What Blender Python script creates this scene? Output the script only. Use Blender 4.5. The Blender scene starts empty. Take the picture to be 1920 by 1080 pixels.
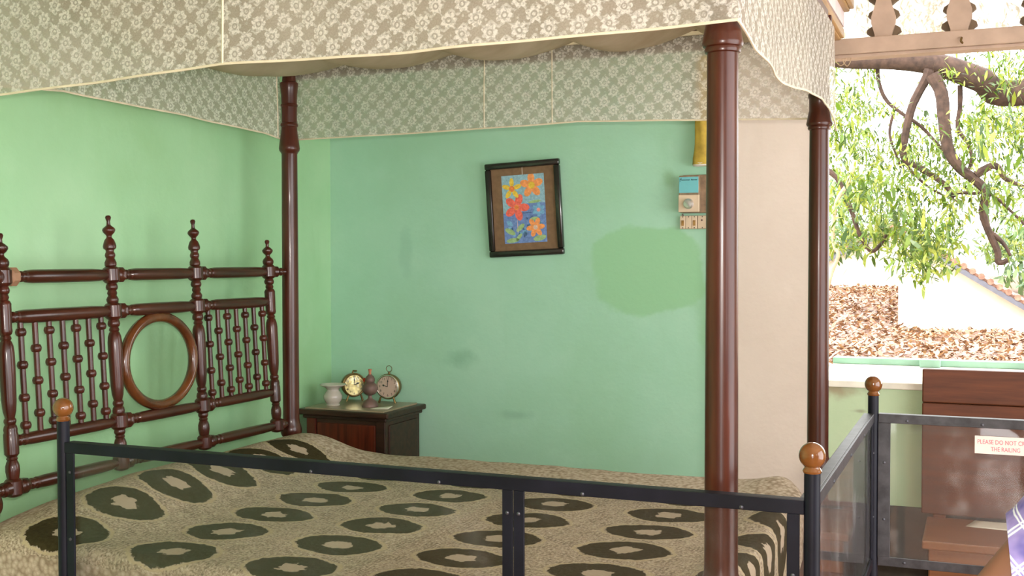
import bpy, bmesh, math, random
from mathutils import Vector, Matrix, noise
PI = math.pi
random.seed(7)
S = bpy.context.scene
COL = S.collection

# ------------------------------------------------------------------ camera
F_PX, YAW, PITCH, ROLL = 2114.74, 0.3943, 0.0258, -0.0016
CAM = Vector((2.5439, -3.8125, 1.5081))
fw = Vector((-math.sin(YAW)*math.cos(PITCH), math.cos(YAW)*math.cos(PITCH), -math.sin(PITCH)))
r0 = fw.cross(Vector((0, 0, 1))).normalized()
u0 = r0.cross(fw)
rt = math.cos(ROLL)*r0 + math.sin(ROLL)*u0
up = -math.sin(ROLL)*r0 + math.cos(ROLL)*u0
cd = bpy.data.cameras.new('camera')
cam = bpy.data.objects.new('camera', cd)
COL.objects.link(cam)
m = Matrix((rt, up, -fw)).transposed().to_4x4()
m.translation = CAM
cam.matrix_world = m
cd.sensor_width = 36.0
cd.lens = F_PX/1920*36
cd.clip_start = 0.05
cd.clip_end = 300
S.camera = cam

# ------------------------------------------------------------------ world, sun, flash, exposure
W = bpy.data.worlds.new('sky')
S.world = W
W.use_nodes = True
wn = W.node_tree.nodes
bg = wn['Background']
bg.inputs['Color'].default_value = (0.97, 0.985, 1.0, 1)
bg.inputs['Strength'].default_value = 6.5
sd = bpy.data.lights.new('sun', 'SUN')
sd.energy = 4.0
sd.angle = 0.01
sd.color = (1.0, 0.93, 0.82)
sun = bpy.data.objects.new('sun', sd)
COL.objects.link(sun)
sun.rotation_euler = Vector((0.30, 0.42, -0.86)).to_track_quat('-Z', 'Y').to_euler()
fd = bpy.data.lights.new('camera_flash', 'AREA')
fd.energy = 42
fd.size = 0.05
fd.color = (1.0, 0.95, 0.88)
flash = bpy.data.objects.new('camera_flash', fd)
COL.objects.link(flash)
flash.location = CAM + up*0.075 + rt*0.02 + fw*0.02
flash.rotation_euler = fw.to_track_quat('-Z', 'Y').to_euler()
S.view_settings.view_transform = 'Standard'
S.view_settings.look = 'None'
S.view_settings.gamma = 1
S.view_settings.use_curve_mapping = False
S.view_settings.exposure = 0.0
S.cycles.use_denoising = True
S.cycles.max_bounces = 8
S.cycles.transparent_max_bounces = 24

# ------------------------------------------------------------------ material helpers
def srgb(r, g, b):
    f = lambda c: (c/12.92 if c <= 0.04045 else ((c+0.055)/1.055)**2.4)
    return (f(r/255), f(g/255), f(b/255), 1)

class N:
    """small node-graph writer"""
    def __init__(self, name):
        self.m = bpy.data.materials.new(name)
        self.m.use_nodes = True
        self.t = self.m.node_tree
        self.n = self.t.nodes
        self.n.clear()
        self.out = self.n.new('ShaderNodeOutputMaterial')
    def link(self, a, b):
        self.t.links.new(a, b)
    def put(self, sock, v):
        if isinstance(v, bpy.types.NodeSocket):
            self.link(v, sock)
        else:
            sock.default_value = v
    def math(self, op, a, b=0.0, c=0.0, clamp=False):
        k = self.n.new('ShaderNodeMath')
        k.operation = op
        k.use_clamp = clamp
        self.put(k.inputs[0], a)
        self.put(k.inputs[1], b)
        self.put(k.inputs[2], c)
        return k.outputs[0]
    def tex(self, kind='Object'):
        return self.n.new('ShaderNodeTexCoord').outputs[kind]
    def mapping(self, v, scale=(1, 1, 1), loc=(0, 0, 0), rot=(0, 0, 0)):
        k = self.n.new('ShaderNodeMapping')
        self.put(k.inputs['Vector'], v)
        k.inputs['Scale'].default_value = scale
        k.inputs['Location'].default_value = loc
        k.inputs['Rotation'].default_value = rot
        return k.outputs[0]
    def noise(self, v, scale, detail=3, rough=0.55, col=False):
        k = self.n.new('ShaderNodeTexNoise')
        self.put(k.inputs['Vector'], v)
        k.inputs['Scale'].default_value = scale
        k.inputs['Detail'].default_value = detail
        k.inputs['Roughness'].default_value = rough
        return k.outputs[1 if col else 0]
    def voronoi(self, v, scale, out=0):
        k = self.n.new('ShaderNodeTexVoronoi')
        self.put(k.inputs['Vector'], v)
        k.inputs['Scale'].default_value = scale
        return k.outputs[out]
    def ramp(self, v, stops):
        k = self.n.new('ShaderNodeValToRGB')
        self.put(k.inputs[0], v)
        e = k.color_ramp.elements
        while len(e) < len(stops):
            e.new(0.5)
        for q, (p, c) in zip(e, stops):
            q.position = p
            q.color = c
        return k.outputs[0]
    def mix(self, f, a, b, mode='MIX'):
        k = self.n.new('ShaderNodeMix')
        k.data_type = 'RGBA'
        k.blend_type = mode
        self.put(k.inputs[0], f)
        self.put(k.inputs[6], a)
        self.put(k.inputs[7], b)
        return k.outputs[2]
    def sep(self, v):
        k = self.n.new('ShaderNodeSeparateXYZ')
        self.put(k.inputs[0], v)
        return k.outputs
    def step(self, a, lo, hi):
        """smooth 0..1 between lo and hi"""
        k = self.n.new('ShaderNodeMapRange')
        k.interpolation_type = 'SMOOTHSTEP'
        self.put(k.inputs[0], a)
        k.inputs[1].default_value = lo
        k.inputs[2].default_value = hi
        return k.outputs[0]
    def bump(self, h, strength=0.3, dist=0.01):
        k = self.n.new('ShaderNodeBump')
        k.inputs['Strength'].default_value = strength
        k.inputs['Distance'].default_value = dist
        self.put(k.inputs['Height'], h)
        return k.outputs[0]
    def principled(self, col, rough=0.5, metal=0.0, normal=None, coat=0.0, spec=0.5, **kw):
        k = self.n.new('ShaderNodeBsdfPrincipled')
        self.put(k.inputs['Base Color'], col)
        self.put(k.inputs['Roughness'], rough)
        k.inputs['Metallic'].default_value = metal
        k.inputs['Coat Weight'].default_value = coat
        k.inputs['Coat Roughness'].default_value = 0.12
        k.inputs['Specular IOR Level'].default_value = spec
        for a, v in kw.items():
            self.put(k.inputs[a.replace('_', ' ')], v)
        if normal is not None:
            self.link(normal, k.inputs['Normal'])
        return k.outputs[0]
    def mixsh(self, f, a, b):
        k = self.n.new('ShaderNodeMixShader')
        self.put(k.inputs[0], f)
        self.link(a, k.inputs[1])
        self.link(b, k.inputs[2])
        return k.outputs[0]
    def done(self, sh):
        self.link(sh, self.out.inputs['Surface'])
        return self.m

def plain(name, col, rough=0.5, metal=0.0, coat=0.0, var=0.12, scale=8, spec=0.5):
    g = N(name)
    n = g.noise(g.tex('Object'), scale, 4)
    dark = tuple(c*(1-var*1.5) for c in col[:3])+(1,)
    lite = tuple(min(1, c*(1+var)) for c in col[:3])+(1,)
    return g.done(g.principled(g.ramp(n, [(0.3, dark), (0.7, lite)]), rough, metal, coat=coat, spec=spec))

def wood(name, dark, lite, rough=0.3, coat=0.4, stretch=(14, 14, 1.2), scale=3.0):
    g = N(name)
    v = g.mapping(g.tex('Object'), stretch)
    n = g.noise(v, scale, 6, 0.6)
    n2 = g.noise(g.tex('Object'), 2.2, 2)
    c = g.ramp(n, [(0.30, dark), (0.68, lite)])
    c = g.mix(g.step(n2, 0.45, 0.75), c, g.mix(0.5, c, lite))
    return g.done(g.principled(c, rough, coat=coat, normal=g.bump(n, 0.08, 0.004), spec=0.35))

M = {}
def wall_paint(name, base, light, dark, patch=None, stains=None):
    g = N(name)
    o = g.tex('Object')
    n1 = g.noise(o, 1.3, 5, 0.6)
    n2 = g.noise(o, 7, 5, 0.65)
    n3 = g.noise(g.mapping(o, (3, 3, 0.7)), 2.4, 4)
    c = g.ramp(n1, [(0.28, dark), (0.5, base), (0.74, light)])
    c = g.mix(g.math('MULTIPLY', g.step(n2, 0.5, 0.8), 0.35), c, light)
    c = g.mix(g.math('MULTIPLY', g.step(n3, 0.56, 0.8), 0.45), c, dark)
    if patch:
        cx, cz, rx, rz, colp = patch
        s = g.sep(o)
        w = g.noise(o, 4.5, 4, 0.6)
        w2 = g.math('MULTIPLY', g.math('SUBTRACT', w, 0.5), 0.9)
        dx = g.math('DIVIDE', g.math('SUBTRACT', s[0], cx), rx)
        dz = g.math('DIVIDE', g.math('SUBTRACT', s[2], cz), rz)
        d = g.math('ADD', g.math('SQRT', g.math('ADD', g.math('POWER', g.math('ABSOLUTE', dx), 2.6), g.math('POWER', g.math('ABSOLUTE', dz), 2.6))), w2)
        c = g.mix(g.math('SUBTRACT', 1.0, g.step(d, 0.9, 1.06)), c, colp)
    for (cx, cz, rx, rz, colp, amt) in (stains or []):
        s = g.sep(o)
        w = g.math('MULTIPLY', g.math('SUBTRACT', g.noise(o, 9, 4), 0.5), 1.6)
        dx = g.math('DIVIDE', g.math('SUBTRACT', s[0], cx), rx)
        dz = g.math('DIVIDE', g.math('SUBTRACT', s[2], cz), rz)
        d = g.math('ADD', g.math('SQRT', g.math('ADD', g.math('MULTIPLY', dx, dx), g.math('MULTIPLY', dz, dz))), w)
        c = g.mix(g.math('MULTIPLY', g.math('SUBTRACT', 1.0, g.step(d, 0.3, 1.1)), amt), c, colp)
    return g.done(g.principled(c, 0.65, normal=g.bump(g.noise(o, 35, 4), 0.12, 0.01), spec=0.3))

M['wall_back'] = wall_paint('mint_wall_paint', (0.365, 0.62, 0.445, 1), (0.43, 0.67, 0.50, 1), (0.325, 0.57, 0.375, 1),
    patch=(1.27, 1.455, 0.235, 0.185, (0.305, 0.565, 0.325, 1)),
    stains=[(0.42, 1.07, 0.10, 0.05, (0.22, 0.42, 0.27, 1), 0.6), (0.68, 0.83, 0.10, 0.03, (0.26, 0.46, 0.32, 1), 0.6),
            (1.36, 1.84, 0.035, 0.06, (0.24, 0.42, 0.22, 1), 0.6), (0.15, 1.55, 0.04, 0.14, (0.30, 0.52, 0.38, 1), 0.5),
            (1.55, 1.25, 0.10, 0.2, (0.30, 0.55, 0.31, 1), 0.6), (0.8, 1.75, 0.3, 0.16, (0.34, 0.58, 0.40, 1), 0.4)])
M['wall_left'] = wall_paint('yellow_lit_wall_paint', (0.36, 0.62, 0.345, 1), (0.43, 0.68, 0.41, 1), (0.315, 0.55, 0.275, 1))  # yellower tone of the light on this wall put into its colour
M['wall_pale'] = wall_paint('yellow_lit_pale_paint', (0.50, 0.62, 0.40, 1), (0.60, 0.70, 0.48, 1), (0.44, 0.55, 0.33, 1),  # same green paint; the light's yellow cast is put into its colour
    stains=[(2.02, 1.0, 0.14, 0.05, (0.33, 0.24, 0.15, 1), 0.8), (2.12, 0.92, 0.05, 0.012, (0.28, 0.26, 0.18, 1), 0.7)])
M['cream'] = wall_paint('cream_wall_paint', (0.70, 0.59, 0.51, 1), (0.75, 0.64, 0.56, 1), (0.64, 0.53, 0.45, 1))
M['dado'] = plain('dark_dado_paint', srgb(70, 62, 50), 0.6, var=0.3)
M['ceiling'] = plain('whitewashed_ceiling', srgb(220, 212, 196), 0.8)
M['floor'] = plain('red_oxide_floor', srgb(168, 112, 84), 0.4, var=0.2, scale=3)
M['sill_white'] = plain('white_sill_plaster', srgb(236, 230, 215), 0.7)
M['green_wood'] = plain('green_painted_wood', srgb(150, 190, 170), 0.45)
M['frame_paint'] = plain('beige_painted_wood', srgb(178, 152, 132), 0.55)
M['fret_dark'] = plain('brown_fretwork_wood', srgb(104, 84, 60), 0.6)
M['trim_gold'] = wood('golden_brown_wood', srgb(120, 84, 36), srgb(176, 134, 74), 0.4, 0.2, (3, 1, 14))
M['white_board'] = plain('white_board_paint', srgb(225, 210, 210), 0.6)
M['mahogany'] = wood('mahogany_polish', (0.022, 0.004, 0.0022, 1), (0.085, 0.017, 0.008, 1), 0.30, 0.3)
M['mahogany_rail'] = wood('mahogany_rail_polish', (0.022, 0.005, 0.0026, 1), (0.075, 0.018, 0.008, 1), 0.3, 0.35, (14, 1.2, 14))
M['ring_wood'] = wood('amber_brown_polish', (0.05, 0.011, 0.003, 1), (0.16, 0.05, 0.013, 1), 0.22, 0.6, (10, 3, 3))
M['post_foot'] = wood('red_brown_post_polish', (0.035, 0.007, 0.0035, 1), (0.080, 0.019, 0.008, 1), 0.30, 0.10)
M['end_grain'] = plain('pale_new_wood', srgb(150, 112, 84), 0.6, scale=30)
M['bench_wood'] = wood('brown_bench_wood', (0.07, 0.022, 0.010, 1), (0.15, 0.044, 0.017, 1), 0.5, 0.0, (1.2, 14, 14))
M['seat_wood'] = wood('worn_bench_seat_wood', (0.14, 0.05, 0.018, 1), (0.25, 0.10, 0.036, 1), 0.4, 0.1, (1.2, 14, 14))
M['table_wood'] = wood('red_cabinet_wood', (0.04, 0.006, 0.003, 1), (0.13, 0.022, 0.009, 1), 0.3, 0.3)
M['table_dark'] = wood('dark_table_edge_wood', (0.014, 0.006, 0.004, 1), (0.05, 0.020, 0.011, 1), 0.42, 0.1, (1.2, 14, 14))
M['table_top'] = plain('pale_table_top', srgb(150, 134, 108), 0.35, coat=0.25, var=0.2)  # paler than the sides of the table
M['ball_wood'] = wood('varnished_amber_wood', (0.10, 0.028, 0.005, 1), (0.23, 0.085, 0.018, 1), 0.15, 0.7, (3, 3, 9), 4)
M['iron'] = plain('black_painted_iron', (0.008, 0.008, 0.014, 1), 0.45, 0.0, coat=0.0, var=0.3, spec=0.2)
M['iron_worn'] = plain('worn_grey_black_iron', (0.045, 0.042, 0.045, 1), 0.45, 0.2, var=0.35, scale=25)
M['screw'] = plain('steel_screw_metal', (0.10, 0.10, 0.115, 1), 0.45, 0.8)
M['black_frame'] = plain('black_lacquer', (0.012, 0.010, 0.009, 1), 0.2, coat=0.6)
M['mat_board'] = plain('brown_mat_board', srgb(124, 96, 68), 0.8, var=0.12, scale=40)
M['paper_white'] = plain('white_paper', srgb(228, 220, 205), 0.8, var=0.04)
M['sign_white'] = plain('white_sign_plastic', srgb(232, 216, 206), 0.5, var=0.05)
M['sign_red'] = plain('faded_red_lettering', srgb(222, 112, 128), 0.6)
M['yellow'] = plain('yellow_cloth', srgb(190, 160, 62), 0.8, var=0.2, scale=20)
M['beige_plastic'] = plain('beige_plastic', srgb(214, 190, 162), 0.4, var=0.06)
M['beige_dirty'] = plain('dirty_beige_plastic', srgb(150, 124, 98), 0.5, var=0.25, scale=30)
M['blue_label'] = plain('turquoise_label', srgb(112, 186, 192), 0.4, var=0.05)
M['ink'] = plain('black_ink', (0.012, 0.022, 0.022, 1), 0.6)
M['chrome'] = plain('chrome_metal', (0.66, 0.65, 0.67, 1), 0.28, 1.0)
M['china'] = plain('white_glazed_china', srgb(190, 180, 168), 0.2, coat=0.5, var=0.06)
M['china_rim'] = plain('tan_glazed_rim', srgb(140, 122, 92), 0.3, coat=0.4)
M['brass'] = plain('tarnished_brass', (0.22, 0.14, 0.05, 1), 0.35, 0.8, var=0.3)
M['dial'] = plain('aged_cream_dial', srgb(205, 178, 160), 0.5, var=0.05)
M['dial_gold'] = plain('gold_glare_dial', (0.75, 0.62, 0.28, 1), 0.22, 0.75, var=0.35, scale=60)  # gold glare on the clock glass put into the dial's colour
M['chrome_rim'] = plain('nickel_rim', (0.75, 0.70, 0.66, 1), 0.18, 1.0)
M['lamp_metal'] = plain('dull_brown_metal', srgb(118, 92, 84), 0.5, 0.15, var=0.3)
M['wick'] = plain('pale_orange_wick', srgb(190, 122, 92), 0.7)
M['red'] = plain('orange_red_paint', srgb(176, 60, 30), 0.5)
M['skin'] = plain('brown_skin', srgb(132, 88, 68), 0.55, var=0.06)
M['hair'] = plain('black_hair', (0.012, 0.010, 0.009, 1), 0.5)
M['trousers'] = plain('dark_blue_cloth', srgb(52, 58, 86), 0.85)
M['shoe'] = plain('black_leather', (0.015, 0.014, 0.014, 1), 0.4)
M['bark'] = plain('brown_grey_bark', srgb(74, 54, 44), 0.9, var=0.35, scale=18)
M['bark_pale'] = plain('pale_dry_vine', srgb(186, 160, 128), 0.9, var=0.2, scale=18)
M['house_wall'] = plain('whitewashed_gable', srgb(240, 228, 205), 0.85, var=0.03)
M['roof_tile'] = plain('weathered_roof_tile', srgb(150, 110, 90), 0.8, var=0.35, scale=10)
M['barge'] = plain('grey_bargeboard', srgb(96, 96, 104), 0.7)
M['earth'] = plain('dry_leaf_earth', srgb(124, 92, 72), 0.95, var=0.35, scale=12)
M['mattress'] = plain('striped_mattress_ticking', srgb(176, 168, 150), 0.9)

def leafmat(name, a, b, c, trans=0.45):
    g = N(name)
    oi = g.n.new('ShaderNodeObjectInfo')
    at = g.n.new('ShaderNodeAttribute')
    at.attribute_name = 'tone'
    k = g.math('FRACT', g.math('ADD', at.outputs['Fac'], oi.outputs['Random']))
    col = g.ramp(k, [(0.0, a), (0.5, b), (1.0, c)])
    d = g.principled(col, 0.4)
    t = g.n.new('ShaderNodeBsdfTranslucent')
    g.put(t.inputs[0], g.mix(1.0, col, (1.0, 1.0, 0.55, 1), 'MULTIPLY'))
    return g.done(g.mixsh(trans, d, t.outputs[0]))
M['leaf'] = leafmat('mango_leaf_green', srgb(48, 70, 26), srgb(96, 122, 40), srgb(158, 162, 70), 0.36)
M['leaf_far'] = leafmat('hazed_leaf_green', srgb(96, 122, 92), srgb(118, 146, 110), srgb(150, 170, 122))  # paleness of haze and overexposure put into the leaf colour
M['litter'] = leafmat('fallen_leaf_brown', srgb(92, 64, 50), srgb(146, 108, 84), srgb(196, 158, 122), 0.1)

def lace(name, netc, flowc, net_a=0.5, flow_a=0.95, pitch=0.064):
    """floral lace: opaque flowers, dots and trailing threads on a see-through net (UV in metres)"""
    g = N(name)
    uv = g.tex('UV')
    wob = g.noise(uv, 9, 2, 0.5, True)
    k = g.n.new('ShaderNodeVectorMath'); k.operation = 'MULTIPLY_ADD'
    g.put(k.inputs[0], wob); k.inputs[1].default_value = (0.014, 0.014, 0); g.put(k.inputs[2], uv)
    s = g.sep(k.outputs[0])
    rag = g.math('MULTIPLY', g.math('SUBTRACT', g.noise(uv, 150, 2), 0.5), 0.16)
    fl = None
    for off in (0.0, 0.5):
        pu = g.math('SUBTRACT', g.math('FRACT', g.math('ADD', g.math('DIVIDE', s[0], pitch), off)), 0.5)
        pv = g.math('SUBTRACT', g.math('FRACT', g.math('ADD', g.math('DIVIDE', s[1], pitch), off)), 0.5)
        r = g.math('SQRT', g.math('ADD', g.math('MULTIPLY', pu, pu), g.math('MULTIPLY', pv, pv)))
        th = g.math('ARCTAN2', pv, pu)
        pet = g.math('MULTIPLY_ADD', g.math('ABSOLUTE', g.math('COSINE', g.math('MULTIPLY', th, 3.5))), 0.10, 0.205)
        f = g.math('SUBTRACT', 1.0, g.step(g.math('ADD', g.math('SUBTRACT', r, pet), rag), -0.02, 0.02))
        ring = g.math('MULTIPLY', g.step(r, 0.055, 0.075), g.math('SUBTRACT', 1.0, g.step(r, 0.105, 0.125)))
        f = g.math('MULTIPLY', f, g.math('SUBTRACT', 1.0, g.math('MULTIPLY', ring, 0.75)))
        fl = f if fl is None else g.math('MAXIMUM', fl, f)
    # trailing threads and dots between the flowers
    wv = g.math('ADD', g.math('DIVIDE', s[1], pitch*0.5), g.math('MULTIPLY', g.math('SINE', g.math('MULTIPLY', s[0], 190.0)), 0.16))
    wv = g.math('ABSOLUTE', g.math('SUBTRACT', g.math('FRACT', wv), 0.5))
    brk = g.step(g.noise(uv, 60, 1), 0.40, 0.47)
    thr = g.math('MULTIPLY', g.math('SUBTRACT', 1.0, g.step(wv, 0.07, 0.15)), brk)
    dots = g.math('SUBTRACT', 1.0, g.step(g.voronoi(uv, 62), 0.16, 0.24))
    fl = g.math('MAXIMUM', fl, g.math('MAXIMUM', g.math('MULTIPLY', thr, 0.85), g.math('MULTIPLY', dots, 0.8)))
    grain = g.noise(uv, 260, 2)
    net = g.math('MULTIPLY_ADD', g.math('SUBTRACT', grain, 0.5), 0.5, net_a)
    net = g.math('ADD', net, g.math('MULTIPLY', g.math('SUBTRACT', g.noise(uv, 6, 3), 0.5), 0.35))
    fl = g.math('MULTIPLY', fl, g.math('MULTIPLY_ADD', g.step(g.noise(uv, 120, 3, 0.7), 0.30, 0.58), 0.5, 0.5))
    alpha = g.math('MAXIMUM', g.math('MULTIPLY', fl, flow_a), net, clamp=True)
    col = g.mix(fl, netc, flowc)
    d = g.principled(col, 0.85, spec=0.1)
    t = g.n.new('ShaderNodeBsdfTranslucent')
    g.put(t.inputs[0], col)
    cloth = g.mixsh(0.35, d, t.outputs[0])
    tr = g.n.new('ShaderNodeBsdfTransparent')
    return g.done(g.mixsh(alpha, tr.outputs[0], cloth))
M['lace'] = lace('ivory_floral_lace', (0.54, 0.475, 0.385, 1), (0.80, 0.75, 0.685, 1), 0.66, 0.97, 0.067)
M['hem'] = plain('ivory_hem_tape', srgb(228, 214, 186), 0.85, var=0.06, scale=40)

g = N('canopy_roof_cloth')
c = g.ramp(g.noise(g.tex('Object'), 5, 4), [(0.3, srgb(168, 152, 126)), (0.7, srgb(196, 182, 158))])
t = g.n.new('ShaderNodeBsdfTranslucent'); g.put(t.inputs[0], c)
M['roof_cloth'] = g.done(g.mixsh(0.3, g.principled(c, 0.9, spec=0.1), t.outputs[0]))

def bedspread_mat():
    g = N('crocheted_bedspread')
    uv = g.tex('UV')
    wob = g.noise(uv, 24, 3, 0.6, True)
    k = g.n.new('ShaderNodeVectorMath'); k.operation = 'MULTIPLY_ADD'
    g.put(k.inputs[0], wob); k.inputs[1].default_value = (0.02, 0.02, 0); g.put(k.inputs[2], uv)
    s = g.sep(k.outputs[0])
    X = g.math('SUBTRACT', s[0], 0.01); Y = g.math('SUBTRACT', s[1], 0.01)
    PX, PY, X0, Y0 = 0.355, 0.222, 0.285, -0.385
    pu = g.math('MULTIPLY', g.math('SUBTRACT', g.math('FRACT', g.math('ADD', g.math('DIVIDE', g.math('SUBTRACT', X, X0), PX), 0.5)), 0.5), PX)
    pv = g.math('MULTIPLY', g.math('SUBTRACT', g.math('FRACT', g.math('ADD', g.math('DIVIDE', g.math('SUBTRACT', Y, Y0), PY), 0.5)), 0.5), PY)
    au = g.math('ABSOLUTE', pu); av = g.math('ABSOLUTE', pv)
    d = g.math('MULTIPLY', g.math('POWER', g.math('ADD', g.math('POWER', g.math('DIVIDE', au, 0.121), 1.75), g.math('POWER', g.math('DIVIDE', av, 0.089), 1.9)), 0.55), 0.119)
    d = g.math('ADD', d, g.math('MULTIPLY', g.math('SUBTRACT', g.noise(uv, 55, 2, 0.7), 0.5), 0.022))
    oval = g.math('SUBTRACT', 1.0, g.step(d, 0.117, 0.121))
    edge = g.math('MULTIPLY', g.step(d, 0.121, 0.124), g.math('SUBTRACT', 1.0, g.step(d, 0.131, 0.136)))
    rr = g.math('SQRT', g.math('ADD', g.math('MULTIPLY', pu, pu), g.math('MULTIPLY', g.math('MULTIPLY', pv, pv), 1.3)))
    th = g.math('ARCTAN2', pv, pu)
    fr = g.math('MULTIPLY_ADD', g.math('SUBTRACT', g.noise(uv, 42, 2), 0.5), 0.05, 0.037)
    cen = g.math('SUBTRACT', 1.0, g.step(g.math('SUBTRACT', rr, fr), -0.002, 0.002))
    inx = g.math('MULTIPLY', g.math('GREATER_THAN', X, 0.10), g.math('LESS_THAN', X, 2.6))
    iny = g.math('MULTIPLY', g.math('GREATER_THAN', Y, -1.60), g.math('LESS_THAN', Y, -0.255))
    inside = g.math('MULTIPLY', inx, iny)
    # crochet ground: ribs, knots
    ribs = g.math('MULTIPLY_ADD', g.math('SINE', g.math('MULTIPLY', s[0], 520.0)), 0.5, 0.5)
    big = g.noise(uv, 16, 4, 0.65)
    fine = g.noise(uv, 130, 3, 0.7)
    gr = g.ramp(fine, [(0.30, srgb(104, 92, 75)), (0.5, srgb(168, 150, 129)), (0.66, srgb(206, 189, 169))])
    gr = g.mix(g.math('MULTIPLY', g.math('MULTIPLY', ribs, 0.45), g.step(big, 0.5, 0.58)), gr, srgb(84, 74, 56))
    gr = g.mix(g.math('MULTIPLY', g.step(g.noise(uv, 34, 3, 0.6), 0.52, 0.66), 0.45), gr, srgb(200, 184, 156))
    kn = g.voronoi(uv, 75)
    bd = g.ramp(kn, [(0.1, srgb(196, 179, 160)), (0.5, srgb(176, 158, 138)), (0.8, srgb(148, 130, 110))])
    ground = g.mix(inside, bd, gr)
    ground = g.mix(g.math('MULTIPLY', inside, edge), ground, srgb(182, 164, 134))
    olive = g.ramp(g.noise(uv, 90, 2), [(0.3, srgb(52, 45, 26)), (0.7, srgb(66, 58, 36))])
    c = g.mix(g.math('MULTIPLY', inside, oval), ground, olive)
    c = g.mix(g.math('MULTIPLY', inside, cen), c, srgb(178, 160, 140))
    h = g.math('ADD', fine, g.math('MULTIPLY', kn, 0.6))
    return g.done(g.principled(c, 0.92, normal=g.bump(h, 0.35, 0.006), spec=0.1))
M['spread'] = bedspread_mat()

def schlick(g, f0=0.04):
    lw = g.n.new('ShaderNodeLayerWeight')
    lw.inputs[0].default_value = 0.5
    return g.math('MULTIPLY_ADD', g.math('POWER', lw.outputs['Facing'], 5.0), 1.0-f0, f0)
def acrylic(name, f0, haze, base):
    g = N(name)
    tr = g.n.new('ShaderNodeBsdfTransparent')
    tr.inputs[0].default_value = (0.93, 0.93, 0.92, 1)
    gl = g.n.new('ShaderNodeBsdfGlossy')
    gl.inputs['Roughness'].default_value = 0.03
    fr = schlick(g, f0)
    df = g.n.new('ShaderNodeBsdfDiffuse')
    df.inputs[0].default_value = (0.75, 0.72, 0.70, 1)
    a = g.mixsh(fr, tr.outputs[0], gl.outputs[0])
    o = g.tex('Object')
    n = g.noise(g.mapping(o, (1.2, 2, 1.0)), 5, 6, 0.7)
    return g.done(g.mixsh(g.math('MULTIPLY_ADD', g.step(n, 0.5, 0.85), haze, base), a, df.outputs[0]))
M['acrylic'] = acrylic('clear_acrylic', 0.02, 0.05, 0.006)
M['acrylic_worn_glare'] = acrylic('scratched_glare_acrylic', 0.045, 0.20, 0.02)  # haze covers scratches and also smudgy white reflections painted into the panel
def dusty():
    g = N('dusty_window_glass')
    tr = g.n.new('ShaderNodeBsdfTransparent')
    df = g.n.new('ShaderNodeBsdfDiffuse'); df.inputs[0].default_value = (0.7, 0.62, 0.52, 1)
    tl = g.n.new('ShaderNodeBsdfTranslucent'); tl.inputs[0].default_value = (0.8, 0.74, 0.66, 1)
    n = g.noise(g.tex('Object'), 6, 5, 0.65)
    return g.done(g.mixsh(g.math('MULTIPLY_ADD', n, 0.6, 0.30), tr.outputs[0], g.mixsh(0.5, df.outputs[0], tl.outputs[0])))
M['dusty'] = dusty()
def clock_glass():
    g = N('clock_glass')
    tr = g.n.new('ShaderNodeBsdfTransparent')
    gl = g.n.new('ShaderNodeBsdfGlossy'); gl.inputs['Roughness'].default_value = 0.04
    fr = schlick(g)
    return g.done(g.mixsh(fr, tr.outputs[0], gl.outputs[0]))
M['clock_glass'] = clock_glass()
def plaid():
    g = N('lavender_checked_shirt')
    o = g.tex('Object')
    v = g.mapping(o, (1, 1, 1), rot=(0.3, 0.7, 0.2))
    w = g.noise(o, 12, 2, 0.5, True)
    k = g.n.new('ShaderNodeVectorMath'); k.operation = 'MULTIPLY_ADD'
    g.put(k.inputs[0], w); k.inputs[1].default_value = (0.012, 0.012, 0.012); g.put(k.inputs[2], v)
    s = g.sep(k.outputs[0])
    line = None
    for ax, ph in ((0, 0.0), (2, 0.3), (0, 0.12), (2, 0.42)):
        f = g.math('ABSOLUTE', g.math('SUBTRACT', g.math('FRACT', g.math('ADD', g.math('DIVIDE', s[ax], 0.042), ph)), 0.5))
        l = g.math('SUBTRACT', 1.0, g.step(f, 0.015, 0.045))
        line = l if line is None else g.math('MAXIMUM', line, l)
    base = g.ramp(g.noise(o, 14, 3), [(0.35, srgb(104, 96, 160)), (0.5, srgb(146, 132, 186)), (0.65, srgb(186, 190, 222))])
    c = g.mix(g.math('MULTIPLY', line, 0.85), base, srgb(232, 234, 240))
    return g.done(g.principled(c, 0.85, spec=0.1))
M['plaid'] = plaid()

# ------------------------------------------------------------------ mesh helpers
def link_mesh(name, bm, mat, parent=None, smooth=True, mats=None):
    me = bpy.data.meshes.new(name)
    bmesh.ops.recalc_face_normals(bm, faces=bm.faces)
    bm.to_mesh(me)
    bm.free()
    if smooth:
        for p in me.polygons:
            p.use_smooth = True
        me.set_sharp_from_angle(angle=math.radians(38))
    o = bpy.data.objects.new(name, me)
    for mm in (mats or [mat]):
        me.materials.append(mm)
    COL.objects.link(o)
    if parent:
        o.parent = parent
        o.matrix_parent_inverse = parent.matrix_world.inverted() if False else Matrix.Identity(4)
    return o
def thing(name, label, cat, loc=(0, 0, 0), group=None):
    o = bpy.data.objects.new(name, None)
    o.empty_display_size = 0.1
    o.location = loc
    COL.objects.link(o)
    return tag(o, label, cat, group)
def tag(o, label, cat=None, group=None):
    if label:
        o['label'] = label
    if cat:
        o['category'] = cat
    if group:
        o['group'] = group
    return o
def struct(o):
    o['kind'] = 'structure'
    return o
def L(p, root):
    """world point into the root's (unrotated) frame"""
    return Vector(p) - root.location
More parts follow.
